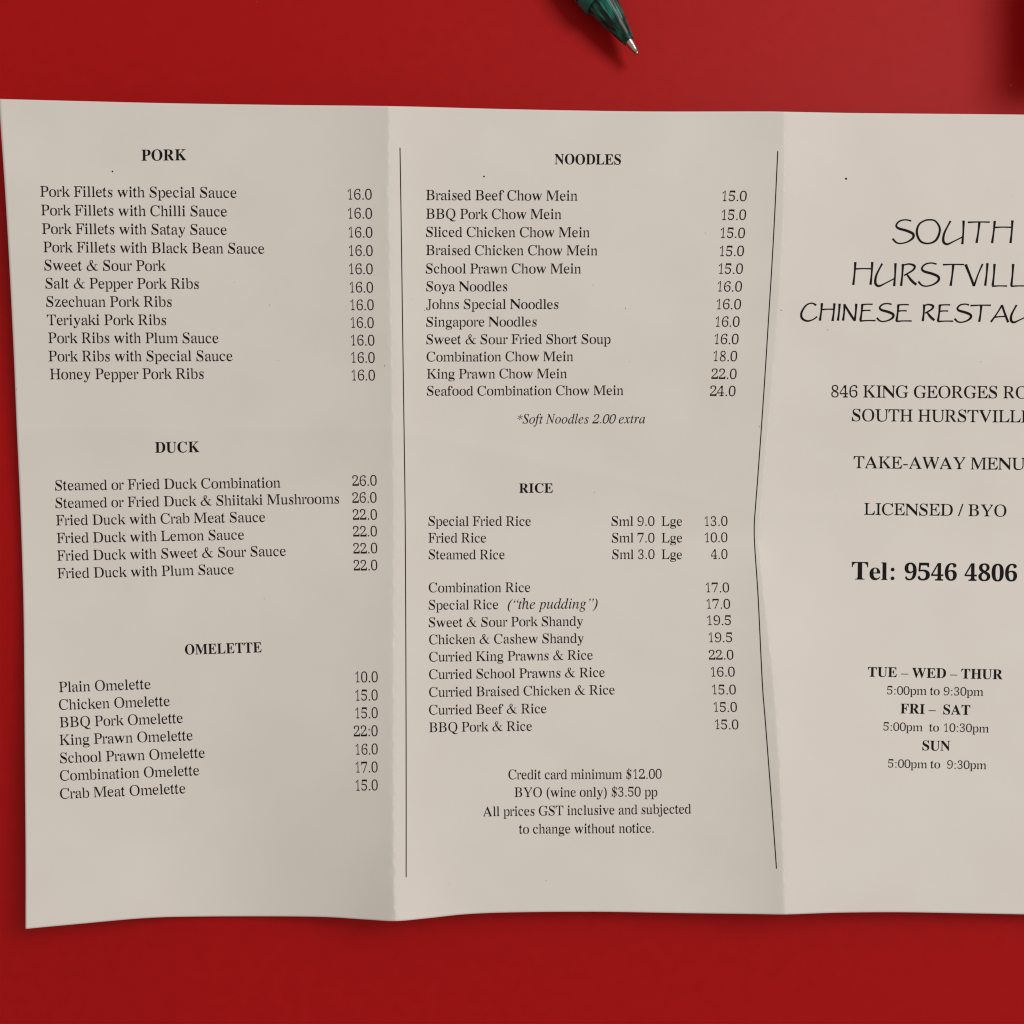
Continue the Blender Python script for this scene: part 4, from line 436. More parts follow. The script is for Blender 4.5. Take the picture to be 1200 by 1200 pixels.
    73: (389, 0, (20, 0, 20, 26, 50, 31, 74, 38, 92, 48, 104, 62, 111, 84, 113, 112, 113, 574, 111, 601, 105, 621, 95, 635, 78, 643, 53, 648, 20, 651, 20, 676, 368, 676, 368, 651, 336, 648, 312, 643, 295, 635, 284, 621, 277, 601, 275, 574, 275, 115, 277, 87, 282, 66, 288, 55, 298, 46, 310, 39, 335, 31, 370, 26, 370, 0)),
    70: (611, 0, (18, 0, 18, 26, 49, 30, 72, 38, 88, 50, 98, 67, 104, 92, 106, 125, 106, 556, 104, 588, 98, 612, 87, 628, 70, 639, 47, 646, 16, 651, 16, 676, 583, 676, 583, 475, 559, 475, 551, 513, 540, 545, 526, 572, 508, 594, 485, 611, 458, 624, 425, 633, 385, 638, 338, 640, 293, 638, 284, 635, 277, 631, 272, 625, 268, 612, 267, 591, 267, 367, 279, 367, 319, 371, 352, 382, 377, 401, 396, 429, 410, 467, 419, 514, 447, 514, 447, 175, 420, 175, 411, 228, 397, 269, 378, 298, 353, 317, 319, 328, 277, 332, 267, 332, 267, 120, 269, 88, 275, 63, 283, 51, 294, 42, 308, 35, 338, 29, 378, 26, 378, 0)),
    72: (778, 0, (21, 0, 21, 26, 52, 29, 76, 36, 92, 47, 102, 63, 108, 88, 110, 120, 110, 562, 108, 591, 101, 613, 91, 629, 75, 640, 52, 647, 22, 651, 22, 676, 361, 676, 361, 651, 328, 647, 304, 641, 293, 635, 284, 627, 278, 616, 273, 594, 271, 562, 271, 372, 511, 372, 511, 562, 509, 594, 504, 616, 499, 627, 490, 635, 479, 641, 455, 647, 421, 651, 421, 676, 759, 676, 759, 651, 728, 647, 705, 640, 689, 630, 680, 614, 674, 592, 672, 562, 672, 120, 674, 90, 680, 66, 690, 49, 705, 37, 728, 29, 759, 26, 759, 0, 421, 0, 421, 26, 452, 29, 475, 35, 492, 45, 502, 61, 509, 86, 511, 120, 511, 328, 271, 328, 271, 120, 273, 88, 279, 63, 289, 47, 305, 36, 329, 29, 361, 26, 361, 0)),
    65: (722, 0, (9, 0, 9, 27, 27, 29, 44, 35, 57, 45, 70, 60, 83, 82, 96, 111, 332, 692, 360, 691, 600, 129, 622, 82, 641, 51, 654, 38, 670, 30, 689, 27, 689, 0, 367, 0, 367, 27, 402, 29, 428, 37, 443, 50, 449, 68, 444, 88, 432, 121, 402, 196, 178, 196, 140, 105, 136, 87, 134, 72, 139, 52, 153, 38, 176, 30, 208, 27, 214, 27, 214, 0), (193, 238, 386, 238, 288, 474)),
    87: (1000, 0, (299, -16, 91, 583, 78, 613, 65, 634, 54, 643, 38, 649, 19, 651, 19, 676, 314, 676, 314, 651, 295, 650, 279, 646, 268, 641, 260, 634, 255, 623, 253, 609, 256, 585, 265, 553, 378, 227, 495, 523, 473, 592, 465, 613, 455, 628, 444, 638, 430, 644, 411, 648, 387, 651, 387, 676, 703, 676, 703, 651, 673, 649, 651, 641, 638, 629, 633, 611, 642, 573, 756, 246, 856, 548, 865, 580, 868, 603, 866, 619, 861, 631, 852, 639, 839, 645, 821, 649, 799, 651, 799, 676, 981, 676, 981, 651, 963, 646, 948, 637, 937, 625, 922, 599, 907, 563, 713, -16, 686, -16, 517, 459, 328, -16)),
    101: (444, 0, (228, -15, 190, -12, 155, -1, 123, 15, 95, 39, 71, 67, 51, 102, 37, 141, 28, 185, 25, 233, 28, 278, 37, 319, 52, 357, 73, 390, 98, 419, 127, 442, 160, 459, 195, 469, 233, 473, 275, 469, 311, 458, 344, 441, 372, 416, 394, 385, 410, 348, 420, 305, 423, 257, 423, 246, 172, 246, 176, 190, 187, 144, 204, 109, 229, 83, 259, 68, 297, 63, 326, 67, 354, 79, 379, 99, 404, 128, 426, 108, 394, 64, 359, 29, 319, 5, 276, -10), (171, 285, 300, 285, 300, 319, 299, 357, 294, 388, 287, 411, 276, 428, 260, 437, 239, 441, 215, 435, 196, 419, 182, 391, 174, 352, 171, 302)),
    108: (278, 0, (16, 0, 16, 24, 34, 26, 47, 31, 56, 38, 62, 48, 65, 63, 67, 83, 67, 590, 65, 618, 59, 637, 51, 645, 37, 650, 19, 652, 19, 676, 208, 676, 208, 83, 209, 64, 212, 50, 217, 39, 225, 31, 238, 26, 255, 24, 255, 0)),
    48: (500, 0, (250, -9, 211, -7, 175, 1, 144, 15, 117, 34, 87, 66, 63, 106, 46, 154, 34, 209, 26, 269, 24, 335, 26, 401, 34, 461, 46, 515, 63, 563, 87, 602, 117, 634, 144, 652, 175, 665, 211, 673, 251, 676, 289, 673, 324, 665, 354, 652, 381, 634, 411, 602, 435, 562, 453, 515, 466, 461, 473, 400, 476, 334, 473, 268, 466, 208, 453, 154, 435, 106, 410, 66, 380, 34, 354, 15, 323, 1, 289, -7), (250, 51, 274, 56, 293, 70, 308, 93, 318, 126, 326, 182, 332, 252, 333, 334, 332, 417, 326, 486, 318, 542, 308, 574, 293, 597, 275, 611, 251, 615, 228, 611, 209, 597, 194, 574, 183, 542, 174, 486, 169, 417, 167, 334, 169, 252, 174, 182, 183, 126, 194, 93, 208, 70, 227, 56)),
    52: (500, 0, (164, 0, 164, 50, 188, 50, 206, 51, 223, 55, 238, 62, 249, 74, 256, 92, 259, 118, 259, 176, 19, 176, 19, 234, 265, 676, 385, 676, 385, 239, 475, 239, 475, 176, 385, 176, 385, 118, 387, 92, 394, 74, 406, 62, 421, 55, 437, 51, 456, 50, 467, 50, 467, 0), (80, 239, 259, 239, 259, 404, 260, 494, 265, 586, 251, 556, 231, 516, 211, 476, 196, 450)),
    53: (500, 0, (219, -9, 174, -8, 136, -2, 104, 7, 78, 19, 57, 33, 41, 50, 31, 67, 24, 86, 22, 105, 24, 125, 31, 142, 43, 154, 59, 163, 77, 169, 99, 170, 101, 144, 109, 117, 117, 101, 128, 86, 142, 74, 159, 64, 180, 59, 205, 57, 225, 58, 245, 63, 263, 71, 280, 82, 294, 97, 307, 117, 316, 142, 321, 173, 323, 208, 319, 252, 308, 287, 289, 314, 263, 333, 231, 345, 192, 348, 132, 343, 85, 331, 41, 348, 72, 676, 435, 676, 440, 504, 385, 504, 378, 536, 373, 551, 365, 562, 358, 568, 347, 571, 333, 572, 134, 572, 118, 397, 164, 407, 224, 411, 277, 408, 324, 398, 366, 382, 403, 360, 432, 332, 453, 297, 466, 256, 470, 208, 467, 169, 460, 135, 447, 105, 431, 79, 411, 57, 388, 38, 362, 23, 335, 11, 307, 2, 277, -4, 248, -8)),
    54: (500, 0, (259, -9, 215, -6, 175, 6, 138, 25, 106, 52, 79, 86, 57, 129, 41, 181, 31, 240, 28, 308, 30, 359, 35, 407, 44, 452, 57, 495, 73, 534, 93, 569, 117, 600, 145, 626, 176, 648, 212, 663, 251, 673, 294, 676, 332, 674, 364, 670, 391, 662, 412, 651, 430, 638, 443, 624, 452, 608, 457, 591, 459, 573, 456, 555, 448, 538, 434, 522, 413, 510, 384, 503, 347, 500, 342, 556, 338, 574, 332, 589, 324, 603, 314, 613, 301, 619, 286, 621, 259, 617, 236, 605, 216, 585, 198, 557, 179, 508, 166, 447, 160, 374, 181, 387, 210, 398, 232, 404, 258, 408, 288, 409, 329, 406, 365, 396, 397, 380, 424, 358, 446, 330, 462, 297, 472, 259, 475, 216, 472, 168, 461, 125, 444, 87, 420, 53, 390, 26, 353, 6, 309, -5), (262, 52, 284, 56, 303, 69, 319, 89, 330, 119, 337, 158, 340, 206, 337, 252, 330, 289, 317, 317, 300, 336, 279, 348, 254, 352, 237, 350, 219, 346, 200, 338, 183, 328, 169, 318, 160, 307, 163, 226, 173, 161, 190, 113, 205, 86, 223, 67, 242, 56)),
    56: (500, 0, (244, -9, 198, -7, 157, 1, 122, 15, 93, 33, 69, 55, 51, 80, 38, 108, 31, 138, 28, 170, 30, 199, 37, 225, 48, 248, 64, 268, 91, 293, 122, 316, 159, 337, 126, 360, 99, 384, 77, 411, 61, 440, 52, 471, 48, 506, 51, 535, 57, 562, 68, 589, 84, 613, 106, 634, 133, 652, 167, 665, 207, 673, 255, 676, 299, 673, 338, 664, 370, 650, 397, 630, 418, 605, 433, 577, 441, 547, 444, 513, 441, 478, 430, 448, 412, 424, 388, 402, 359, 382, 324, 361, 373, 334, 411, 306, 438, 277, 457, 247, 468, 213, 472, 176, 468, 135, 457, 98, 438, 67, 412, 40, 379, 18, 340, 3, 295, -6), (270, 393, 290, 407, 306, 423, 318, 441, 326, 461, 331, 486, 332, 514, 330, 541, 323, 566, 316, 581, 307, 594, 295, 606, 282, 615, 267, 620, 250, 622, 227, 619, 208, 609, 193, 592, 183, 570, 176, 545, 174, 517, 177, 487, 185, 462, 199, 442, 218, 425, 242, 408), (249, 44, 277, 48, 301, 58, 321, 77, 336, 100, 345, 128, 348, 161, 345, 189, 335, 215, 318, 237, 293, 257, 260, 278, 218, 300, 199, 285, 183, 267, 168, 247, 157, 224, 150, 197, 148, 166, 151, 132, 160, 103, 176, 78, 196, 59, 220, 48)),
    57: (500, 0, (205, -9, 170, -8, 140, -2, 116, 6, 95, 17, 79, 31, 67, 46, 59, 62, 54, 79, 52, 96, 53, 109, 57, 121, 63, 131, 72, 139, 84, 145, 98, 149, 108, 123, 121, 99, 137, 78, 157, 62, 181, 53, 210, 49, 247, 57, 278, 80, 303, 117, 322, 170, 335, 238, 341, 320, 326, 303, 309, 288, 288, 275, 265, 265, 238, 259, 209, 257, 171, 260, 136, 269, 105, 285, 77, 306, 55, 334, 39, 367, 29, 406, 26, 450, 29, 493, 37, 532, 52, 568, 71, 600, 96, 626, 125, 648, 159, 663, 198, 673, 240, 676, 283, 672, 323, 661, 360, 643, 392, 617, 420, 584, 443, 542, 460, 491, 470, 431, 473, 362, 471, 312, 466, 264, 458, 218, 446, 175, 430, 135, 411, 99, 387, 68, 360, 41, 328, 20, 292, 4, 251, -6), (249, 324, 270, 326, 288, 332, 305, 341, 319, 354, 332, 369, 341, 387, 338, 459, 329, 517, 314, 560, 300, 583, 284, 600, 266, 610, 245, 613, 226, 611, 210, 604, 195, 591, 183, 574, 171, 543, 164, 504, 161, 456, 165, 408, 175, 371, 193, 345, 217, 329)),
    46: (250, 1, (197, 64, 190, 95, 170, 120, 141, 134, 109, 134, 80, 120, 60, 95, 53, 64, 60, 33, 80, 8, 109, -6, 141, -6, 170, 8, 190, 33)),
    58: (333, 1, (238, 64, 231, 95, 211, 120, 182, 134, 150, 134, 121, 120, 101, 95, 94, 64, 101, 33, 121, 8, 150, -6, 182, -6, 211, 8, 231, 33), (238, 400, 231, 431, 211, 456, 182, 470, 150, 470, 121, 456, 101, 431, 94, 400, 101, 369, 121, 344, 150, 330, 182, 330, 211, 344, 231, 369)),
    45: (333, 1, (39, 194, 285, 194, 285, 257, 39, 257)),
    8211: (500, 1, (0, 201, 500, 201, 500, 250, 0, 250)),
    32: (250, 1),
}
ITALIC = {
    83: (500, 0, (229, -14, 187, -11, 143, -1, 95, 15, 82, 19, 72, 20, 55, 16, 43, 6, 34, -12, 17, -12, 49, 216, 67, 217, 71, 171, 79, 131, 92, 97, 110, 68, 132, 45, 157, 29, 186, 19, 219, 16, 242, 18, 263, 24, 283, 34, 301, 48, 316, 65, 329, 84, 338, 106, 343, 130, 345, 156, 343, 181, 334, 207, 321, 232, 305, 258, 271, 299, 230, 344, 199, 380, 175, 412, 157, 441, 146, 468, 139, 496, 137, 524, 140, 558, 148, 589, 161, 617, 179, 642, 201, 664, 227, 681, 257, 695, 290, 702, 325, 705, 369, 702, 409, 692, 439, 681, 454, 678, 469, 681, 481, 689, 490, 702, 508, 702, 478, 500, 463, 500, 458, 552, 447, 595, 429, 629, 412, 648, 391, 662, 367, 670, 340, 673, 308, 670, 282, 659, 260, 642, 244, 619, 234, 591, 231, 558, 233, 538, 239, 518, 249, 497, 270, 464, 296, 432, 339, 384, 384, 333, 407, 301, 424, 266, 434, 228, 437, 187, 434, 150, 425, 116, 410, 84, 390, 56, 365, 32, 336, 12, 304, -2, 268, -11)),
    111: (500, 0, (179, -12, 146, -9, 117, -1, 91, 13, 68, 32, 50, 56, 37, 84, 30, 116, 27, 152, 30, 189, 38, 227, 52, 265, 70, 301, 92, 335, 118, 367, 147, 396, 177, 421, 210, 442, 244, 457, 278, 467, 312, 470, 346, 467, 377, 459, 403, 445, 426, 425, 444, 401, 458, 373, 465, 342, 468, 306, 466, 273, 459, 239, 448, 205, 433, 171, 415, 139, 393, 109, 369, 80, 343, 56, 315, 34, 271, 8, 225, -7), (189, 17, 214, 20, 239, 30, 263, 47, 286, 70, 307, 96, 326, 127, 343, 160, 358, 195, 370, 231, 379, 267, 384, 302, 386, 336, 383, 375, 373, 405, 357, 426, 335, 439, 307, 444, 276, 439, 246, 423, 216, 397, 188, 363, 163, 321, 141, 272, 124, 221, 113, 171, 110, 124, 112, 92, 119, 65, 131, 44, 147, 29, 166, 20)),
    102: (278, 0, (-80, -227, -98, -226, -114, -220, -128, -211, -139, -200, -145, -187, -147, -172, -145, -153, -137, -140, -125, -131, -108, -129, -93, -131, -82, -137, -76, -147, -74, -161, -77, -176, -81, -188, -80, -195, -76, -198, -70, -199, -51, -195, -34, -182, -20, -161, -2, -110, 16, -37, 106, 420, 6, 420, 14, 452, 112, 452, 125, 506, 139, 555, 157, 598, 179, 635, 205, 667, 234, 691, 264, 709, 297, 719, 331, 723, 357, 721, 379, 714, 398, 702, 413, 688, 421, 671, 424, 651, 421, 631, 411, 617, 396, 609, 374, 606, 357, 609, 345, 616, 338, 628, 335, 645, 337, 655, 339, 664, 343, 676, 342, 683, 336, 690, 327, 694, 315, 696, 287, 688, 263, 664, 242, 625, 226, 569, 200, 452, 323, 452, 317, 420, 194, 420, 152, 222, 126, 108, 100, 11, 82, -43, 64, -89, 46, -127, 19, -171, -12, -202, -45, -221)),
    116: (278, 0, (83, -12, 63, -9, 48, 1, 40, 17, 37, 39, 39, 65, 46, 92, 130, 420, 64, 420, 68, 441, 111, 456, 152, 485, 192, 527, 229, 582, 251, 582, 215, 452, 296, 452, 288, 420, 207, 420, 130, 116, 121, 67, 123, 55, 129, 48, 138, 46, 157, 54, 182, 78, 213, 118, 227, 101, 190, 51, 153, 16, 118, -5)),
    78: (667, 0, (467, -16, 226, 553, 123, 125, 115, 89, 113, 64, 115, 49, 120, 37, 129, 30, 150, 23, 183, 20, 179, 0, -20, 0, -16, 20, 10, 22, 30, 28, 46, 37, 59, 53, 70, 76, 79, 108, 194, 583, 197, 595, 198, 606, 196, 621, 190, 636, 181, 650, 169, 661, 154, 668, 137, 670, 131, 670, 135, 690, 263, 690, 487, 161, 584, 565, 592, 601, 594, 626, 592, 641, 587, 653, 578, 660, 556, 667, 523, 670, 527, 690, 727, 690, 722, 670, 697, 668, 677, 663, 666, 657, 656, 649, 648, 638, 637, 615, 627, 582, 484, -16)),
    100: (500, 0, (116, -12, 87, -8, 62, 2, 42, 20, 27, 44, 18, 74, 15, 109, 17, 142, 24, 176, 35, 213, 51, 250, 69, 287, 91, 323, 116, 356, 143, 387, 172, 414, 194, 431, 216, 445, 239, 456, 261, 464, 284, 468, 306, 470, 333, 467, 353, 461, 369, 451, 379, 436, 423, 617, 426, 632, 427, 647, 426, 657, 422, 664, 416, 669, 402, 674, 380, 675, 365, 675, 370, 694, 410, 698, 443, 703, 471, 711, 518, 723, 523, 722, 526, 718, 527, 713, 526, 703, 524, 695, 376, 120, 369, 89, 366, 66, 369, 54, 377, 47, 390, 45, 410, 53, 437, 78, 472, 120, 487, 107, 458, 70, 432, 40, 409, 17, 386, 1, 364, -9, 342, -12, 320, -9, 305, 1, 296, 17, 292, 40, 295, 71, 305, 113, 320, 167, 286, 111, 253, 66, 220, 32, 188, 8, 153, -7), (159, 41, 176, 43, 194, 51, 212, 64, 240, 92, 267, 127, 293, 167, 316, 211, 335, 257, 350, 303, 358, 332, 362, 359, 363, 385, 362, 403, 358, 418, 350, 430, 341, 439, 329, 444, 315, 446, 283, 440, 251, 424, 219, 398, 188, 362, 161, 317, 137, 264, 117, 209, 106, 160, 102, 116, 103, 94, 109, 76, 117, 61, 129, 50, 143, 43)),
    108: (278, 0, (87, -11, 74, -9, 63, -5, 53, 2, 47, 13, 42, 25, 41, 39, 47, 80, 62, 148, 178, 612, 183, 642, 182, 656, 178, 666, 171, 673, 153, 678, 124, 681, 126, 699, 186, 707, 228, 715, 268, 723, 274, 722, 278, 719, 279, 714, 274, 691, 130, 125, 120, 74, 122, 61, 128, 53, 137, 51, 156, 59, 181, 82, 212, 122, 226, 107, 200, 70, 175, 41, 150, 18, 126, 2, 106, -8)),
    101: (444, 0, (166, -10, 136, -7, 110, 0, 87, 13, 67, 31, 47, 62, 35, 100, 31, 147, 33, 179, 39, 212, 50, 245, 64, 279, 82, 311, 104, 342, 128, 372, 155, 398, 183, 421, 218, 442, 252, 457, 287, 467, 321, 470, 348, 467, 371, 461, 389, 450, 402, 435, 409, 417, 412, 395, 407, 364, 394, 335, 371, 307, 340, 281, 299, 258, 250, 238, 192, 223, 126, 211, 120, 175, 119, 146, 123, 107, 133, 77, 152, 55, 177, 42, 210, 38, 245, 43, 282, 59, 319, 84, 358, 121, 373, 106, 341, 69, 309, 40, 276, 18, 242, 2, 205, -7), (130, 234, 176, 243, 217, 256, 252, 274, 281, 295, 304, 319, 321, 345, 331, 373, 334, 403, 332, 420, 325, 433, 314, 440, 299, 443, 278, 440, 257, 431, 236, 416, 214, 396, 194, 371, 175, 341, 158, 309, 143, 273)),
    115: (389, 0, (160, -12, 135, -11, 113, -7, 95, -1, 73, 6, 57, 9, 46, 7, 39, 2, 35, -6, 16, -6, 37, 158, 54, 157, 58, 114, 68, 79, 82, 51, 101, 31, 124, 19, 151, 15, 172, 18, 191, 26, 207, 39, 219, 56, 227, 77, 229, 102, 226, 126, 216, 151, 198, 177, 168, 218, 139, 259, 114, 306, 107, 330, 105, 353, 109, 385, 120, 413, 139, 437, 164, 455, 193, 466, 225, 470, 250, 469, 270, 465, 287, 460, 310, 451, 327, 449, 339, 451, 347, 457, 350, 467, 366, 467, 347, 318, 330, 318, 322, 363, 309, 398, 290, 424, 266, 439, 236, 444, 221, 442, 207, 436, 195, 427, 186, 415, 181, 401, 179, 387, 183, 364, 195, 338, 215, 309, 245, 269, 272, 229, 297, 180, 304, 156, 307, 132, 305, 106, 298, 82, 288, 59, 274, 39, 256, 22, 236, 7, 213, -3, 188, -10)),
    120: (444, 0, (282, -12, 266, -10, 252, -4, 242, 5, 233, 22, 224, 49, 215, 87, 196, 179, 127, 80, 99, 41, 72, 13, 55, 1, 36, -6, 15, -9, 3, -8, -7, -4, -15, 2, -22, 11, -26, 22, -27, 34, -26, 45, -22, 55, -16, 64, -8, 70, 1, 74, 11, 76, 24, 74, 35, 69, 48, 63, 59, 61, 73, 65, 88, 76, 103, 96, 189, 219, 160, 364, 155, 383, 148, 398, 140, 410, 130, 418, 117, 422, 102, 424, 78, 423, 57, 420, 60, 439, 111, 447, 151, 459, 180, 467, 198, 470, 209, 466, 216, 457, 222, 441, 248, 306, 315, 402, 351, 448, 362, 457, 375, 463, 402, 468, 422, 465, 436, 458, 444, 445, 447, 428, 446, 417, 442, 407, 436, 399, 429, 393, 420, 389, 410, 388, 396, 390, 384, 395, 373, 400, 364, 401, 353, 398, 342, 391, 255, 268, 284, 130, 293, 96, 300, 72, 307, 61, 315, 54, 325, 52, 346, 60, 371, 86, 402, 128, 415, 112, 377, 58, 343, 19, 311, -4)),
    114: (389, 0, (45, 0, 131, 310, 142, 356, 146, 385, 144, 398, 140, 408, 132, 414, 113, 419, 82, 422, 85, 441, 151, 452, 196, 461, 237, 470, 244, 468, 247, 464, 246, 457, 195, 266, 249, 355, 296, 419, 336, 457, 369, 470, 381, 468, 391, 464, 400, 456, 407, 446, 411, 434, 412, 420, 410, 403, 405, 388, 396, 375, 385, 365, 372, 359, 358, 357, 347, 358, 337, 362, 328, 368, 321, 376, 316, 386, 313, 398, 266, 340, 223, 272, 185, 192, 152, 102, 124, 0)),
    97: (500, 0, (104, -12, 79, -9, 58, 0, 40, 15, 27, 37, 20, 63, 17, 96, 21, 150, 34, 205, 56, 260, 85, 314, 122, 362, 166, 407, 201, 434, 236, 454, 272, 466, 309, 470, 338, 466, 360, 456, 376, 439, 384, 416, 398, 459, 476, 459, 382, 134, 371, 93, 368, 66, 370, 58, 375, 53, 385, 52, 403, 59, 428, 82, 461, 119, 475, 107, 434, 55, 396, 18, 360, -5, 327, -12, 309, -9, 296, 0, 288, 14, 285, 34, 289, 63, 301, 110, 320, 174, 282, 117, 245, 71, 210, 34, 176, 9, 140, -7), (153, 49, 169, 51, 187, 59, 205, 71, 233, 96, 260, 129, 287, 167, 312, 209, 333, 254, 350, 299, 357, 328, 362, 356, 364, 382, 360, 409, 350, 428, 334, 440, 311, 444, 279, 438, 248, 422, 217, 394, 189, 357, 163, 313, 141, 260, 117, 180, 111, 144, 109, 109, 112, 83, 120, 64, 134, 53)),
    104: (500, 0, (374, -10, 352, -7, 333, 2, 317, 17, 306, 37, 299, 61, 296, 90, 300, 147, 312, 224, 332, 328, 341, 381, 345, 421, 342, 446, 335, 465, 323, 476, 306, 480, 281, 475, 257, 461, 232, 437, 208, 404, 178, 353, 157, 303, 144, 255, 98, 0, 19, 0, 130, 616, 138, 669, 134, 690, 123, 704, 104, 713, 78, 716, 71, 716, 79, 758, 236, 758, 202, 574, 186, 492, 168, 409, 178, 409, 207, 457, 237, 495, 268, 522, 301, 538, 336, 543, 368, 539, 394, 526, 412, 504, 423, 473, 427, 433, 423, 389, 411, 323, 389, 205, 381, 150, 378, 101, 380, 80, 386, 65, 395, 56, 408, 53, 425, 55, 443, 63, 463, 76, 478, 47, 451, 22, 425, 4, 399, -6)),
    112: (500, 0, (-75, -221, -70, -203, -45, -201, -25, -195, -11, -186, -1, -173, 8, -154, 16, -129, 128, 349, 132, 370, 135, 389, 134, 402, 130, 411, 124, 417, 107, 421, 76, 424, 81, 442, 139, 450, 180, 459, 221, 469, 226, 468, 229, 465, 230, 461, 227, 444, 206, 371, 242, 414, 280, 445, 319, 463, 359, 470, 391, 466, 418, 454, 440, 434, 456, 407, 466, 374, 469, 335, 466, 295, 459, 255, 445, 214, 428, 175, 407, 137, 383, 102, 355, 70, 325, 43, 293, 20, 260, 3, 225, -8, 190, -11, 163, -9, 140, -3, 121, 8, 94, -121, 85, -169, 87, -180, 93, -189, 102, -196, 115, -201, 133, -204, 158, -204, 153, -221), (190, 14, 215, 17, 240, 27, 264, 44, 286, 66, 307, 92, 327, 122, 344, 155, 359, 190, 372, 227, 381, 265, 387, 302, 388, 338, 387, 364, 381, 385, 371, 402, 358, 415, 342, 422, 323, 425, 301, 422, 279, 412, 258, 397, 237, 375, 213, 338, 193, 293, 178, 240, 144, 95, 140, 76, 139, 59, 142, 39, 152, 25, 168, 17)),
    117: (500, 0, (98, -12, 82, -10, 68, -4, 57, 6, 48, 19, 44, 36, 42, 56, 47, 102, 62, 171, 105, 339, 110, 366, 112, 394, 111, 406, 106, 414, 100, 420, 82, 425, 55, 427, 57, 445, 117, 454, 158, 462, 197, 470, 204, 469, 208, 467, 209, 463, 208, 452, 205, 439, 132, 159, 121, 109, 116, 80, 119, 62, 129, 51, 144, 48, 162, 52, 182, 62, 204, 81, 228, 105, 251, 135, 276, 170, 300, 210, 322, 254, 343, 302, 362, 352, 377, 404, 390, 459, 460, 459, 382, 137, 373, 96, 370, 70, 372, 58, 378, 50, 388, 48, 409, 56, 433, 82, 462, 125, 475, 111, 442, 57, 407, 19, 373, -4, 337, -12, 317, -9, 303, 1, 294, 17, 292, 40, 295, 75, 305, 121, 333, 227, 289, 154, 247, 94, 208, 47, 180, 21, 153, 3, 125, -8)),
    105: (278, 0, (216, 584, 204, 586, 194, 591, 184, 599, 176, 610, 171, 622, 169, 635, 171, 648, 176, 660, 184, 671, 194, 680, 204, 685, 216, 687, 229, 685, 240, 680, 250, 672, 258, 661, 262, 648, 264, 635, 262, 621, 258, 609, 250, 599, 240, 591, 229, 586), (94, -12, 74, -9, 60, 2, 52, 19, 49, 43, 54, 79, 65, 128, 124, 358, 128, 376, 131, 392, 129, 404, 125, 413, 117, 419, 99, 425, 73, 427, 77, 444, 138, 453, 180, 461, 218, 470, 224, 468, 227, 464, 228, 458, 227, 449, 224, 440, 135, 117, 128, 77, 130, 61, 137, 51, 147, 48, 168, 56, 195, 82, 226, 125, 240, 110, 202, 56, 165, 18, 129, -4)),
    110: (500, 0, (336, -13, 323, -11, 312, -7, 303, 1, 296, 12, 292, 25, 290, 41, 294, 72, 307, 128, 327, 208, 348, 290, 360, 346, 364, 377, 361, 394, 353, 404, 340, 408, 328, 406, 314, 400, 299, 391, 275, 371, 250, 345, 200, 281, 158, 210, 135, 156, 112, 85, 89, 0, 14, 0, 104, 328, 113, 364, 116, 390, 114, 401, 110, 410, 104, 416, 87, 421, 62, 423, 55, 423, 57, 441, 123, 450, 168, 460, 210, 470, 214, 466, 214, 457, 158, 263, 204, 326, 248, 378, 289, 417, 328, 445, 362, 462, 393, 468, 416, 464, 433, 454, 443, 437, 446, 413, 443, 373, 433, 330, 380, 131, 371, 95, 368, 73, 370, 60, 376, 52, 387, 50, 407, 59, 431, 88, 459, 135, 474, 123, 447, 74, 420, 36, 393, 9, 365, -8)),
    103: (500, 0, (164, -227, 119, -224, 81, -213, 50, -194, 32, -177, 19, -157, 11, -135, 8, -111, 13, -78, 27, -47, 51, -18, 84, 10, 127, 36, 104, 50, 91, 66, 87, 85, 89, 97, 96, 110, 108, 125, 158, 179, 129, 201, 108, 226, 96, 256, 92, 289, 95, 321, 103, 351, 118, 380, 137, 406, 160, 428, 187, 447, 217, 461, 250, 470, 285, 473, 307, 471, 332, 465, 359, 456, 393, 443, 413, 439, 472, 439, 472, 395, 409, 395, 414, 373, 415, 351, 413, 318, 404, 286, 390, 258, 371, 232, 348, 210, 322, 192, 292, 179, 261, 171, 228, 169, 190, 171, 174, 157, 164, 142, 161, 129, 168, 112, 192, 96, 231, 81, 275, 65, 312, 47, 342, 28, 359, 11, 372, -9, 379, -32, 382, -59, 379, -91, 370, -120, 355, -147, 334, -171, 309, -190, 279, -206, 244, -218, 206, -225), (230, 191, 249, 194, 267, 203, 283, 216, 299, 235, 312, 257, 323, 282, 331, 310, 336, 339, 338, 370, 336, 393, 330, 413, 321, 428, 309, 440, 295, 446, 278, 449, 260, 446, 243, 437, 226, 423, 210, 405, 196, 383, 185, 357, 176, 330, 171, 301, 169, 270, 173, 236, 184, 211, 203, 196), (181, -196, 230, -192, 268, -179, 296, -158, 312, -128, 318, -89, 316, -73, 310, -59, 300, -46, 281, -29, 257, -14, 206, 8, 150, 27, 113, 0, 87, -30, 71, -61, 66, -95, 70, -131, 84, -160, 107, -180, 139, -192)),
    46: (250, 1, (171, 38, 166, 58, 154, 74, 135, 83, 115, 83, 96, 74, 84, 58, 79, 38, 84, 18, 96, 2, 115, -7, 135, -7, 154, 2, 166, 18)),
    58: (278, 1, (185, 38, 180, 58, 168, 74, 149, 83, 129, 83, 110, 74, 98, 58, 93, 38, 98, 18, 110, 2, 129, -7, 149, -7, 168, 2, 180, 18), (185, 400, 180, 420, 168, 436, 149, 445, 129, 445, 110, 436, 98, 420, 93, 400, 98, 380, 110, 364, 129, 355, 149, 355, 168, 364, 180, 380)),
    45: (333, 1, (39, 194, 285, 194, 285, 257, 39, 257)),
    8211: (500, 1, (0, 201, 500, 201, 500, 250, 0, 250)),
    32: (250, 1),
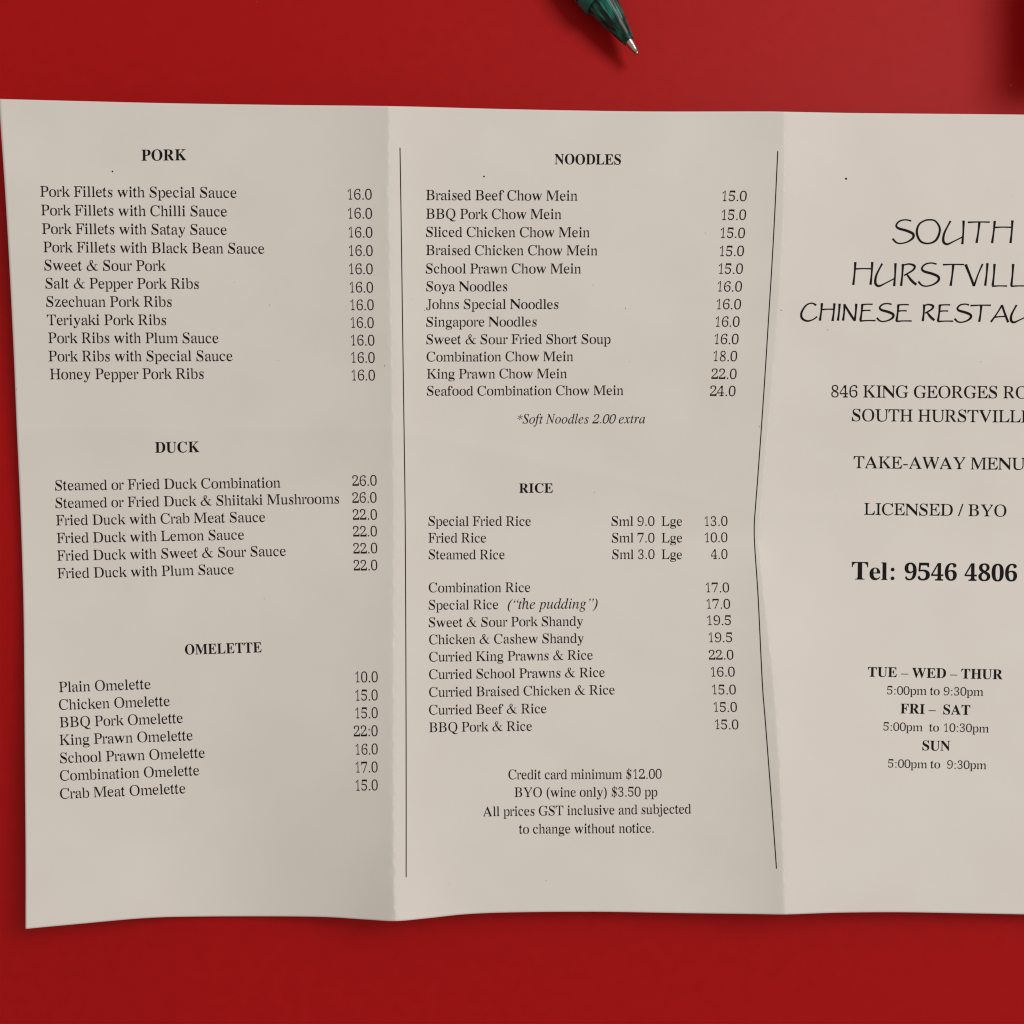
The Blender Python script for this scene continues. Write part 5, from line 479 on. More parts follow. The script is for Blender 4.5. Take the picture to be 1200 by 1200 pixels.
    48: (500, 0, (254, -6, 296, 3, 333, 25, 364, 46, 404, 77, 436, 117, 462, 163, 487, 214, 511, 271, 532, 334, 548, 398, 557, 455, 561, 506, 561, 551, 553, 591, 531, 621, 512, 643, 488, 664, 451, 673, 407, 676, 358, 673, 314, 664, 276, 643, 245, 621, 206, 590, 176, 551, 150, 506, 125, 456, 101, 399, 81, 335, 65, 272, 56, 214, 51, 163, 51, 117, 58, 78, 80, 47, 98, 24, 124, 3, 162, -6, 208, -9), (177, 60, 145, 85, 141, 83, 130, 119, 133, 178, 146, 250, 168, 334, 195, 418, 223, 490, 254, 549, 286, 585, 288, 582, 336, 607, 389, 615, 436, 607, 468, 582, 472, 584, 482, 549, 480, 490, 467, 418, 445, 334, 418, 250, 390, 179, 358, 119, 328, 83, 324, 84, 277, 60, 225, 51)),
    49: (500, 0, (354, 0, 368, 50, 338, 50, 325, 49, 291, 69, 293, 51, 287, 68, 289, 89, 294, 110, 456, 676, 413, 676, 343, 619, 316, 595, 290, 583, 267, 576, 242, 566, 233, 540, 223, 525, 216, 508, 217, 494, 224, 487, 234, 485, 249, 488, 265, 498, 282, 518, 394, 640, 242, 110, 233, 85, 221, 63, 231, 78, 187, 47, 176, 50, 165, 50, 133, 50, 119, 0)),
    50: (500, 0, (430, 0, 492, 196, 450, 196, 433, 165, 420, 145, 402, 128, 382, 116, 362, 109, 342, 105, 321, 103, 72, 103, 206, 196, 366, 312, 423, 359, 465, 400, 494, 436, 512, 468, 519, 486, 526, 504, 532, 520, 538, 548, 541, 573, 540, 598, 527, 620, 507, 643, 477, 664, 433, 673, 380, 676, 332, 674, 288, 668, 250, 654, 219, 633, 195, 616, 175, 599, 165, 580, 159, 564, 153, 550, 142, 527, 148, 474, 136, 481, 157, 467, 186, 460, 218, 458, 222, 508, 228, 554, 255, 590, 284, 608, 313, 616, 338, 618, 363, 619, 387, 618, 411, 616, 437, 608, 455, 586, 459, 554, 452, 517, 440, 482, 424, 449, 402, 418, 376, 390, 347, 361, 314, 332, 275, 302, 231, 269, 180, 232, 28, 122, -7, 0)),
    51: (500, 0, (225, -6, 271, 2, 301, 14, 329, 32, 353, 50, 376, 68, 396, 87, 411, 110, 424, 134, 436, 161, 446, 192, 453, 220, 456, 243, 456, 265, 452, 287, 439, 304, 424, 320, 407, 336, 388, 348, 358, 357, 407, 377, 444, 399, 476, 429, 492, 453, 503, 477, 511, 500, 519, 523, 526, 551, 529, 575, 528, 600, 516, 622, 498, 645, 471, 665, 434, 674, 389, 676, 342, 674, 300, 666, 263, 649, 235, 627, 213, 608, 198, 590, 192, 572, 187, 557, 177, 539, 182, 489, 170, 497, 188, 483, 215, 477, 245, 475, 246, 511, 249, 549, 261, 574, 279, 595, 302, 610, 326, 617, 347, 618, 368, 619, 391, 618, 415, 616, 439, 604, 452, 580, 452, 547, 444, 510, 427, 466, 399, 428, 365, 400, 337, 388, 311, 381, 285, 376, 257, 373, 231, 373, 214, 316, 237, 316, 268, 314, 295, 309, 321, 303, 346, 294, 370, 270, 380, 235, 375, 194, 362, 156, 345, 123, 323, 97, 298, 78, 273, 68, 250, 63, 230, 60, 211, 57, 191, 56, 161, 59, 134, 66, 111, 79, 97, 103, 101, 138, 114, 176, 94, 173, 75, 167, 56, 156, 43, 139, 38, 121, 37, 103, 37, 89, 39, 77, 44, 64, 50, 49, 59, 30, 75, 11, 102, -2, 137, -7, 178, -9)),
    52: (500, 0, (408, 0, 423, 50, 446, 50, 425, 51, 406, 52, 384, 52, 345, 85, 344, 84, 348, 116, 365, 175, 467, 175, 485, 237, 383, 237, 507, 671, 413, 671, 52, 280, 22, 175, 294, 175, 277, 116, 263, 84, 264, 85, 205, 52, 183, 52, 163, 51, 141, 50, 150, 50, 136, 0), (260, 450, 285, 476, 319, 515, 353, 554, 450, 676, 386, 489, 359, 401, 312, 237, 65, 237)),
    53: (500, 0, (205, -8, 236, -4, 268, 3, 299, 17, 328, 36, 354, 55, 379, 73, 401, 94, 418, 119, 432, 145, 446, 174, 457, 208, 466, 249, 468, 284, 465, 316, 451, 345, 428, 370, 396, 394, 353, 408, 300, 411, 237, 407, 173, 394, 240, 572, 458, 572, 471, 571, 482, 569, 498, 556, 499, 554, 501, 538, 498, 504, 538, 504, 582, 676, 234, 676, 107, 343, 136, 331, 186, 343, 250, 348, 289, 346, 323, 340, 356, 327, 381, 300, 389, 258, 380, 209, 366, 169, 349, 134, 325, 104, 298, 83, 271, 71, 245, 64, 222, 61, 201, 58, 180, 57, 155, 59, 134, 63, 115, 69, 100, 79, 89, 94, 85, 113, 93, 143, 104, 170, 81, 169, 61, 163, 43, 153, 31, 138, 28, 122, 26, 105, 26, 90, 28, 77, 34, 64, 42, 51, 50, 32, 66, 12, 93, -2, 130, -7, 176, -9)),
    54: (500, 0, (276, -5, 329, 10, 371, 39, 406, 68, 437, 99, 459, 135, 476, 173, 490, 216, 499, 253, 502, 286, 502, 317, 490, 343, 475, 368, 453, 393, 417, 406, 371, 409, 337, 408, 305, 404, 278, 397, 244, 380, 163, 340, 209, 452, 248, 516, 291, 566, 328, 594, 365, 611, 398, 618, 429, 621, 447, 621, 468, 620, 488, 614, 502, 600, 507, 582, 495, 559, 472, 501, 508, 503, 544, 510, 569, 526, 581, 546, 582, 562, 581, 574, 582, 585, 584, 597, 582, 609, 577, 621, 572, 639, 559, 658, 533, 669, 497, 674, 455, 676, 404, 673, 357, 661, 315, 636, 276, 614, 238, 591, 207, 559, 180, 524, 156, 486, 134, 445, 114, 402, 98, 356, 83, 308, 67, 244, 58, 188, 57, 140, 62, 98, 80, 66, 101, 37, 127, 10, 168, -5, 218, -9), (214, 53, 187, 59, 162, 75, 143, 102, 132, 154, 136, 222, 151, 295, 201, 328, 223, 336, 248, 343, 273, 349, 295, 351, 315, 352, 345, 351, 375, 346, 404, 330, 421, 299, 422, 257, 412, 206, 392, 154, 367, 110, 334, 78, 298, 59, 287, 60, 238, 52)),
    55: (500, 0, (163, 0, 571, 569, 601, 676, 177, 676, 116, 477, 157, 477, 176, 526, 185, 542, 199, 555, 230, 569, 256, 573, 525, 573, 100, 0)),
    56: (500, 0, (255, -6, 304, 5, 346, 29, 382, 53, 412, 78, 431, 109, 445, 141, 456, 176, 462, 206, 463, 233, 458, 260, 445, 289, 421, 321, 367, 362, 430, 389, 465, 408, 493, 432, 510, 458, 520, 484, 529, 513, 536, 541, 539, 568, 538, 594, 527, 616, 512, 639, 491, 662, 455, 673, 411, 676, 362, 673, 318, 663, 281, 642, 252, 621, 228, 601, 212, 577, 201, 553, 192, 529, 185, 506, 178, 478, 176, 452, 179, 427, 189, 401, 204, 375, 243, 338, 174, 307, 136, 285, 106, 258, 91, 236, 81, 215, 73, 193, 65, 170, 58, 143, 54, 118, 53, 92, 58, 66, 73, 46, 92, 25, 118, 3, 156, -6, 203, -9), (314, 401, 291, 415, 269, 430, 251, 450, 244, 480, 249, 517, 263, 551, 284, 581, 311, 604, 341, 617, 366, 621, 390, 622, 407, 621, 424, 618, 441, 614, 455, 605, 466, 592, 474, 575, 477, 546, 472, 515, 460, 482, 443, 454, 422, 431, 398, 414, 372, 401, 341, 385), (194, 46, 167, 52, 142, 67, 124, 92, 117, 126, 123, 166, 137, 202, 158, 234, 184, 259, 211, 278, 237, 293, 266, 309, 308, 286, 338, 267, 364, 249, 384, 228, 394, 197, 390, 161, 373, 122, 347, 89, 315, 65, 282, 52, 252, 46, 222, 44)),
    57: (500, 0, (204, -6, 253, 6, 295, 31, 333, 54, 370, 78, 401, 110, 427, 145, 451, 184, 472, 225, 491, 269, 508, 315, 523, 362, 540, 428, 549, 484, 551, 532, 545, 573, 525, 604, 503, 631, 477, 658, 437, 672, 388, 676, 340, 673, 294, 661, 255, 636, 221, 612, 190, 588, 167, 557, 148, 523, 133, 488, 120, 450, 111, 411, 108, 378, 110, 348, 120, 322, 133, 295, 155, 271, 190, 260, 233, 257, 267, 259, 298, 266, 326, 281, 347, 302, 365, 320, 471, 405, 404, 233, 365, 162, 319, 107, 268, 70, 240, 61, 174, 49, 142, 52, 115, 60, 94, 75, 82, 96, 77, 122, 76, 149, 58, 145, 44, 139, 32, 130, 24, 119, 22, 107, 22, 96, 23, 82, 26, 69, 36, 58, 45, 48, 49, 30, 58, 11, 81, -2, 113, -7, 152, -9), (239, 333, 200, 360, 194, 359, 187, 402, 197, 455, 216, 508, 241, 552, 274, 585, 303, 602, 331, 610, 354, 613, 377, 613, 400, 612, 425, 607, 449, 594, 467, 570, 477, 524, 474, 462, 460, 394, 422, 356, 398, 341, 371, 331, 345, 326, 321, 325, 297, 324)),
    40: (333, 1, (444, 681, 415, 667, 374, 645, 327, 619, 285, 587, 250, 551, 219, 512, 191, 471, 167, 429, 145, 386, 126, 341, 110, 295, 96, 250, 86, 205, 77, 159, 72, 114, 70, 71, 72, 29, 77, -12, 87, -51, 103, -87, 128, -119, 160, -146, 190, -167, 210, -182, 222, -172, 209, -150, 190, -120, 171, -86, 159, -53, 155, -21, 153, 14, 154, 51, 157, 89, 162, 128, 169, 168, 178, 209, 188, 250, 200, 291, 213, 332, 228, 372, 244, 411, 262, 449, 281, 486, 301, 521, 323, 553, 352, 586, 389, 619, 425, 649, 450, 671)),
    41: (333, 1, (177, 681, 198, 667, 228, 645, 260, 619, 285, 587, 301, 551, 311, 512, 316, 471, 318, 429, 316, 386, 311, 341, 302, 295, 292, 250, 278, 205, 262, 159, 243, 114, 221, 71, 197, 29, 169, -12, 138, -51, 103, -87, 61, -119, 14, -146, -27, -167, -56, -182, -62, -172, -37, -150, -1, -120, 36, -86, 65, -53, 87, -21, 107, 14, 126, 51, 144, 89, 160, 128, 175, 168, 188, 209, 200, 250, 210, 291, 219, 332, 226, 372, 231, 411, 234, 449, 235, 486, 234, 521, 229, 553, 217, 586, 198, 619, 179, 649, 166, 671)),
    42: (500, 1, (342, 462, 352, 492, 368, 533, 381, 572, 393, 603, 403, 631, 409, 652, 409, 663, 404, 668, 401, 670, 381, 670, 376, 668, 369, 663, 363, 652, 358, 631, 353, 603, 347, 572, 340, 533, 333, 492, 328, 462), (340, 468, 320, 485, 292, 510, 267, 532, 246, 550, 228, 566, 213, 577, 202, 580, 195, 577, 190, 575, 175, 557, 174, 553, 173, 546, 179, 537, 195, 527, 217, 515, 242, 502, 273, 486, 306, 468, 330, 456), (333, 468, 302, 456, 260, 438, 220, 422, 188, 409, 160, 397, 138, 387, 128, 378, 125, 371, 124, 367, 129, 349, 133, 347, 138, 344, 151, 347, 172, 358, 199, 374, 229, 392, 267, 414, 308, 439, 337, 456), (328, 462, 317, 432, 302, 391, 288, 352, 277, 321, 267, 293, 260, 272, 261, 261, 265, 256, 269, 254, 289, 254, 293, 256, 300, 261, 306, 272, 312, 293, 317, 321, 322, 352, 329, 391, 336, 432, 342, 462), (330, 456, 349, 439, 377, 414, 403, 392, 423, 374, 442, 358, 457, 347, 467, 344, 475, 347, 479, 349, 494, 367, 495, 371, 496, 378, 491, 387, 475, 397, 453, 409, 428, 422, 397, 438, 364, 456, 340, 468), (337, 456, 367, 468, 410, 486, 449, 502, 481, 515, 510, 527, 531, 537, 541, 546, 544, 553, 546, 557, 540, 575, 537, 577, 531, 580, 519, 577, 498, 566, 471, 550, 440, 532, 403, 510, 362, 485, 333, 468)),
    8220: (444, 1, (255, 490, 254, 518, 234, 536, 205, 536, 176, 518, 159, 490, 161, 462, 180, 444, 210, 444, 239, 462), (167, 490, 174, 501, 184, 517, 196, 534, 210, 553, 229, 579, 254, 612, 279, 643, 296, 665, 287, 671, 267, 652, 237, 625, 206, 595, 183, 567, 169, 542, 163, 520, 161, 502, 159, 490), (470, 490, 469, 518, 449, 536, 420, 536, 391, 518, 374, 490, 376, 462, 395, 444, 425, 444, 454, 462), (382, 490, 389, 501, 399, 517, 411, 534, 425, 553, 444, 579, 469, 612, 494, 643, 511, 665, 502, 671, 482, 652, 452, 625, 421, 595, 398, 567, 384, 542, 378, 520, 376, 502, 374, 490)),
    8221: (444, 1, (293, 628, 291, 656, 272, 674, 242, 674, 213, 656, 197, 628, 198, 600, 217, 582, 247, 582, 276, 600), (285, 628, 278, 618, 268, 603, 256, 586, 242, 567, 223, 540, 197, 505, 172, 472, 155, 449, 164, 443, 184, 463, 215, 492, 246, 524, 270, 553, 283, 578, 289, 599, 291, 616, 292, 628), (508, 628, 506, 656, 487, 674, 457, 674, 428, 656, 412, 628, 413, 600, 432, 582, 462, 582, 491, 600), (500, 628, 493, 618, 483, 603, 471, 586, 457, 567, 438, 540, 412, 505, 387, 472, 370, 449, 379, 443, 399, 463, 430, 492, 461, 524, 485, 553, 498, 578, 504, 599, 506, 616, 507, 628)),
    38: (778, 1, (338, 534, 335, 522, 330, 504, 325, 481, 322, 453, 324, 422, 329, 387, 338, 349, 349, 309, 361, 269, 374, 231, 389, 195, 405, 158, 422, 123, 441, 91, 460, 64, 481, 42, 502, 25, 524, 13, 546, 4, 567, -2, 590, -5, 612, -5, 633, -1, 652, 4, 669, 11, 687, 21, 702, 32, 715, 44, 725, 54, 732, 60, 721, 76, 712, 71, 701, 63, 689, 56, 677, 51, 667, 49, 656, 49, 643, 51, 631, 54, 620, 59, 610, 66, 599, 75, 588, 87, 577, 101, 566, 117, 554, 136, 540, 161, 524, 190, 507, 222, 491, 256, 476, 289, 462, 323, 448, 360, 434, 396, 423, 430, 414, 458, 408, 481, 403, 500, 401, 518, 399, 533, 398, 546), (398, 538, 401, 548, 404, 560, 407, 573, 411, 584, 415, 593, 422, 602, 432, 615, 444, 627, 456, 636, 467, 641, 478, 643, 490, 640, 501, 635, 509, 629, 514, 622, 516, 615, 517, 605, 516, 594, 514, 583, 510, 572, 505, 558, 498, 541, 489, 523, 478, 505, 464, 487, 449, 470, 430, 453, 409, 435, 386, 418, 360, 401, 332, 386, 299, 372, 264, 358, 229, 342, 196, 324, 165, 304, 134, 282, 103, 258, 76, 232, 53, 201, 37, 168, 29, 135, 28, 104, 31, 76, 39, 51, 52, 30, 71, 13, 92, 1, 115, -8, 138, -14, 161, -17, 186, -17, 211, -15, 237, -10, 263, -4, 291, 5, 321, 15, 352, 27, 384, 42, 415, 60, 447, 82, 478, 108, 509, 136, 538, 164, 564, 192, 589, 219, 612, 248, 632, 276, 651, 301, 667, 323, 680, 341, 692, 357, 703, 371, 711, 382, 717, 390, 697, 402, 690, 394, 681, 384, 670, 371, 657, 356, 642, 337, 625, 315, 607, 289, 587, 262, 566, 234, 544, 208, 518, 182, 490, 154, 461, 128, 432, 104, 403, 84, 375, 68, 347, 55, 318, 45, 290, 37, 264, 32, 241, 29, 220, 28, 201, 31, 184, 35, 170, 42, 156, 51, 145, 62, 135, 75, 129, 87, 126, 99, 123, 113, 122, 130, 123, 148, 125, 164, 130, 179, 138, 195, 153, 217, 172, 240, 195, 264, 219, 286, 245, 306, 275, 325, 308, 343, 340, 361, 370, 379, 398, 396, 423, 412, 448, 428, 471, 445, 492, 463, 512, 483, 530, 504, 546, 526, 558, 547, 567, 568, 572, 589, 572, 609, 568, 626, 560, 641, 550, 654, 537, 663, 520, 668, 503, 671, 485, 671, 467, 669, 449, 663, 429, 655, 410, 644, 392, 632, 376, 617, 362, 599, 352, 581, 345, 564, 341, 550, 337, 542), (599, 384, 806, 384, 812, 406, 605, 406)),
}


def decode():
    g = {}
    for style, table in (('r', REGULAR), ('b', BOLD), ('i', ITALIC)):
        for code, (adv, sep, *loops) in table.items():
            ls = [[(n[k], n[k + 1]) for k in range(0, len(n), 2)] for n in loops]
            g[style + chr(code)] = (adv, shapes(ls, sep == 1))
    return g


def poly_area(L):
    return 0.5 * sum(L[i][0] * L[(i + 1) % len(L)][1] - L[(i + 1) % len(L)][0] * L[i][1] for i in range(len(L)))


def inside(p, L):
    c = False
    for i in range(len(L)):
        a, b = L[i - 1], L[i]
        if (a[1] > p[1]) != (b[1] > p[1]) and p[0] < a[0] + (p[1] - a[1]) / (b[1] - a[1]) * (b[0] - a[0]):
            c = not c
    return c


def shapes(ls, separate):
    """(vertices, triangles) of a glyph: each outer contour with the holes inside it."""
    if separate:
        groups = [[l] for l in ls]
    else:
        big = max(ls, key=lambda l: abs(poly_area(l))) if ls else []
        sg = 1 if ls and poly_area(big) > 0 else -1
        groups = [[l] for l in ls if poly_area(l) * sg > 0]
        for l in ls:
            if poly_area(l) * sg <= 0:
                for gr in groups:
                    if inside(l[0], gr[0]):
                        gr.append(l)
                        break
    V, F = [], []
    for gr in groups:
        b = len(V)
        for l in gr:
            V += l
        for t in tessellate_polygon([[Vector((x, y, 0)) for x, y in l] for l in gr]):
            F.append(tuple(b + k for k in t))
    return V, F


FONT = decode()
M_ink = material('black_toner', (0.012, 0.0115, 0.0115), rough=0.8, spec=0.08)
INK = 0.00006


class Print:
    """Collects lettering in photo pixels and lays it on the sheet as one mesh."""

    def __init__(self):
        self.v, self.f = [], []

    def tri(self, V, F):
        b = len(self.v)
        self.v += V
        for t in F:
            p = [V[k] for k in t]
            ar = (p[1][0] - p[0][0]) * (p[2][1] - p[0][1]) - (p[2][0] - p[0][0]) * (p[1][1] - p[0][1])
            if abs(ar) < 1e-9:
                continue
            # photo y runs downwards, so a face is upward when ar < 0
            self.f.append(tuple(b + k for k in (t if ar < 0 else t[::-1])))

    def line(self, text, x0, y0, x1, y1, cap, style='r', shear=0.0, tail=''):
        """text from (x0, y0) to (x1, y1) on its baseline; cap = capital height in pixels;
        '~' switches roman and italic; tail runs on past (x1, y1)."""
        def runs(t, st):
            o = []
            for c in t:
                if c == '~':
                    st = 'i' if st == 'r' else 'r'
                else:
                    o.append((c, st))
            return o
        r = runs(text, style)
        n = len(r)
        r += runs(tail, style)
        pos, x = [], 0.0
        for c, st in r:
            pos.append(x)
            x += FONT[st + c][0]
        fv = [p[0] for p in FONT[r[0][1] + r[0][0]][1][0]]
        lv = [p[0] for p in FONT[r[n - 1][1] + r[n - 1][0]][1][0]]
        left = min(fv)
        width = pos[n - 1] + max(lv) - left
        d = Vector((x1 - x0, y1 - y0))
        sx = d.length / width
        d.normalize()
        up = Vector((d.y, -d.x))
        sy = cap / 662.0
        for (c, st), px in zip(r, pos):
            V, F = FONT[st + c][1]
            jx, jy = random.uniform(-.1, .1), random.uniform(-.12, .12)
            out = []
            for gx, gy in V:
                s = (px + gx - left) * sx + jx + shear * gy * sy
                t = gy * sy + jy
                out.append((x0 + d.x * s + up.x * t, y0 + d.y * s + up.y * t))
            self.tri(out, F)

    def stroke(self, pts, k=5, taper=True):
        """a pen stroke through (x, y, width) points"""
        P = []
        n = len(pts)
        for i in range(n - 1):
            p0, p1, p2, p3 = pts[max(0, i - 1)], pts[i], pts[i + 1], pts[min(n - 1, i + 2)]
            for j in range(k):
                t = j / k
                P.append(tuple(.5 * (2 * b + (c - a) * t + (2 * a - 5 * b + 4 * c - e) * t * t + (3 * b - a - 3 * c + e) * t**3)
                               for a, b, c, e in zip(p0, p1, p2, p3)))
        P.append(tuple(pts[-1]))
        V = []
        for i, (x, y, wd) in enumerate(P):
            a, b = P[max(0, i - 1)], P[min(len(P) - 1, i + 1)]
            dx, dy = b[0] - a[0], b[1] - a[1]
            m = math.hypot(dx, dy) or 1
            V += [(x - dy / m * wd / 2, y + dx / m * wd / 2), (x + dy / m * wd / 2, y - dx / m * wd / 2)]
        F = []
        for i in range(len(P) - 1):
            F += [(2 * i, 2 * i + 1, 2 * i + 3), (2 * i, 2 * i + 3, 2 * i + 2)]
        self.tri(V, F)

    def dot(self, x, y, r):
        V = [(x + r * math.cos(a * .7854) * random.uniform(.7, 1.2), y + r * math.sin(a * .7854) * random.uniform(.7, 1.2)) for a in range(8)]
        self.tri(V, [(0, k, k + 1) for k in range(1, 7)])

    def done(self, name, label=None):
        return obj(name, [on_sheet(x, y, INK) for x, y in self.v], self.f, M_ink, menu, label=label)


random.seed(4)


def crop(x0, y0, k):
    """survey lines measured in an enlarged crop of the photo"""
    def f(p, text, X0, Y0, X1, Y1, cap, style='r', shear=0.0, tail=''):
        p.line(text, x0 + X0 / k, y0 + Y0 / k, x0 + X1 / k, y0 + Y1 / k, cap, style, shear, tail)
    return f


C1, C2 = crop(0, 100, 2.609), crop(0, 500, 2.609)
C3, C4 = crop(440, 100, 2.5), crop(440, 500, 2.4)
C5, C6 = crop(930, 430, 4.444), crop(990, 760, 5.714)

# left panel
p = Print(); C1(p, 'PORK', 433, 230, 570, 229, 12.6, 'b'); p.done('heading', 'bold heading reading PORK')
p = Print()
for t, a, b, c, d in (('Pork Fillets with Special Sauce', 123, 340, 724, 344), ('Pork Fillets with Chilli Sauce', 126, 397, 695, 401),
                      ('Pork Fillets with Satay Sauce', 129, 454, 694, 457), ('Pork Fillets with Black Bean Sauce', 133, 510, 809, 515),
                      ('Sweet & Sour Pork', 136, 566, 507, 567), ('Salt & Pepper Pork Ribs', 139, 621, 608, 622),
                      ('Szechuan Pork Ribs', 142, 677, 525, 677), ('Teriyaki Pork Ribs', 144, 733, 508, 733),
                      ('Pork Ribs with Plum Sauce', 148, 788, 669, 788), ('Pork Ribs with Special Sauce', 149, 844, 712, 843),
                      ('Honey Pepper Pork Ribs', 153, 899, 623, 897)):
    C1(p, t, a, b, c, d, 12.4, 'r', -0.03)
p.done('dish_list', 'list of eleven pork dishes')
p = Print()
for k, (a, b, c) in enumerate(((1064, 1137, 349), (1065, 1138, 407), (1067, 1139, 465), (1068, 1140, 521), (1068, 1140, 577), (1070, 1141, 633),
                               (1072, 1143, 687), (1073, 1143, 741), (1074, 1145, 795), (1075, 1146, 848), (1076, 1147, 902))):
    C1(p, '16.0', a, c, b, c + .6, 12.4, 'r', -0.03)
p.done('price_list', 'prices beside the pork dishes')

p = Print(); C2(p, 'DUCK', 474, 80, 610, 78, 12.2, 'b'); p.done('heading', 'bold heading reading DUCK')
p = Print()
for t, a, b, c, d in (('Steamed or Fried Duck Combination', 169, 195, 858, 186), ('Steamed or Fried Duck & Shiitaki Mushrooms', 170, 249, 1037, 235),
                      ('Fried Duck with Crab Meat Sauce', 172, 302, 812, 291), ('Fried Duck with Lemon Sauce', 174, 356, 747, 345),
                      ('Fried Duck with Sweet & Sour Sauce', 175, 410, 875, 395), ('Fried Duck with Plum Sauce', 176, 464, 716, 451)):
    C2(p, t, a, b, c, d, 12.0, 'r', -0.02)
p.done('dish_list', 'list of six duck dishes')
p = Print()
for t, a, b, c in (('26.0', 1078, 1152, 181), ('26.0', 1078, 1152, 233), ('22.0', 1079, 1153, 285), ('22.0', 1080, 1153, 336), ('22.0', 1081, 1154, 388), ('22.0', 1082, 1154, 440)):
    C2(p, t, a, c, b, c - .8, 12.2, 'r', -0.02)
p.done('price_list', 'prices beside the duck dishes')

p = Print(); C2(p, 'OMELETTE', 566, 697, 800, 690, 11.6, 'b'); p.done('heading', 'bold heading reading OMELETTE')
p = Print()
for t, a, b, c, d in (('Plain Omelette', 181, 812, 461, 802), ('Chicken Omelette', 181, 866, 520, 854), ('BBQ Pork Omelette', 183, 920, 560, 906),
                      ('King Prawn Omelette', 183, 974, 590, 959), ('School Prawn Omelette', 184, 1029, 627, 1012),
                      ('Combination Omelette', 184, 1083, 610, 1066), ('Crab Meat Omelette', 184, 1138, 568, 1121)):
    C2(p, t, a, b, c, d, 12.2, 'r', -0.01)
p.done('dish_list', 'list of seven omelettes')
p = Print()
for t, a, b, c in (('10.0', 1087, 1155, 782), ('15.0', 1087, 1155, 838), ('15.0', 1087, 1155, 892), ('22:0', 1082, 1155, 947), ('16.0', 1088, 1155, 1003), ('17.0', 1088, 1155, 1058), ('15.0', 1088, 1155, 1113)):
    C2(p, t, a, c, b, c - 1, 12.6)
p.done('price_list', 'prices beside the omelettes')

# middle panel
p = Print(); C3(p, 'NOODLES', 525, 231, 719, 232, 11.8, 'b'); p.done('heading', 'bold heading reading NOODLES')
p = Print()
for t, a, b, c, d in (('Braised Beef Chow Mein', 148, 336, 592, 338), ('BBQ Pork Chow Mein', 148, 391, 545, 392), ('Sliced Chicken Chow Mein', 148, 444, 628, 445),
                      ('Braised Chicken Chow Mein', 148, 497, 651, 498), ('School Prawn Chow Mein', 148, 551, 603, 551), ('Soya Noodles', 149, 603, 386, 603),
                      ('Johns Special Noodles', 149, 655, 536, 655), ('Singapore Noodles', 149, 707, 472, 706), ('Sweet & Sour Fried Short Soup', 149, 758, 689, 757),
                      ('Combination Chow Mein', 150, 809, 580, 808), ('King Prawn Chow Mein', 151, 859, 561, 858), ('Seafood Combination Chow Mein', 151, 909, 727, 907)):
    C3(p, t, a, b, c, d, 11.9 - (b - 336) * .0013)
p.done('dish_list', 'list of twelve noodle dishes')
p = Print()
for t, a, b, c in (('15.0', 1016, 1087, 339), ('15.0', 1014, 1085, 394), ('15.0', 1011, 1082, 447), ('15.0', 1008, 1079, 500), ('15.0', 1005, 1076, 552), ('16.0', 1002, 1073, 604),
                   ('16.0', 999, 1070, 656), ('16.0', 996, 1066, 707), ('16.0', 993, 1063, 758), ('18.0', 990, 1059, 808), ('22.0', 984, 1057, 860), ('24.0', 980, 1054, 910)):
    C3(p, t, a, c, b, c + .3, 12.0, 'r', 0.06)
p.done('price_list', 'prices beside the noodle dishes')
p = Print(); C3(p, '*Soft Noodles 2.00 extra', 416, 991, 790, 990, 10.6, 'i'); p.done('note', 'italic note under the noodle dishes')

p = Print(); C4(p, 'RICE', 404, 186, 499, 186, 10.8, 'b'); p.done('heading', 'bold heading reading RICE')
p = Print()
for t, a, b, c, d in (('Special Fried Rice', 149, 279, 438, 279), ('Fried Rice', 149, 326, 312, 326), ('Steamed Rice', 150, 373, 364, 373), ('Combination Rice', 150, 466, 436, 465),
                      ('Special Rice', 150, 515, 346, 513), ('Sweet & Sour Pork Shandy', 150, 564, 584, 560), ('Chicken & Cashew Shandy', 151, 612, 586, 608),
                      ('Curried King Prawns & Rice', 151, 661, 612, 655), ('Curried School Prawns & Rice', 151, 710, 646, 704),
                      ('Curried Braised Chicken & Rice', 151, 760, 674, 753), ('Curried Beef & Rice', 151, 810, 482, 806), ('BBQ Pork & Rice', 151, 859, 441, 855)):
    C4(p, t, a, b, c, d, 11.3)
C4(p, '(\u201cthe pudding\u201d)', 372, 513, 625, 511, 11.3, 'i')
for k, t in enumerate(('Sml 9.0', 'Sml 7.0', 'Sml 3.0')):
    C4(p, t, 664 + k, 279 + 46.7 * k, 785, 279 + 46.7 * k, 11.2)
    C4(p, 'Lge', 805, 279 + 46.7 * k, 863, 279 + 46.7 * k, 11.2)
p.done('dish_list', 'list of twelve rice dishes')
p = Print()
for t, a, b, c in (('13.0', 926, 990, 279), ('10.0', 927, 990, 325), ('4.0', 944, 990, 372), ('17.0', 930, 995, 466), ('17.0', 932, 998, 512), ('19.5', 934, 1000, 558), ('19.5', 938, 1003, 606),
                   ('22.0', 938, 1007, 655), ('16.0', 944, 1011, 703), ('15.0', 948, 1014, 753), ('15.0', 952, 1017, 802), ('15.0', 956, 1021, 851)):
    C4(p, t, a, c, b, c, 11.3, 'r', 0.0 if c < 400 else -0.03)
p.dot(440 + 966 / 2.4, 500 + 838 / 2.4, .55)
p.done('price_list', 'prices beside the rice dishes')
p = Print()
for t, a, b, c, d in (('Credit card minimum $12.00', 374, 992, 805, 990), ('BYO (wine only) $3.50 pp', 391, 1042, 793, 1040),
                      ('All prices GST inclusive and subjected', 303, 1096, 888, 1088), ('to change without notice.', 404, 1145, 783, 1142)):
    C4(p, t, a, b, c, d, 11.3)
p.done('note', 'four centred lines of terms below the rice dishes')

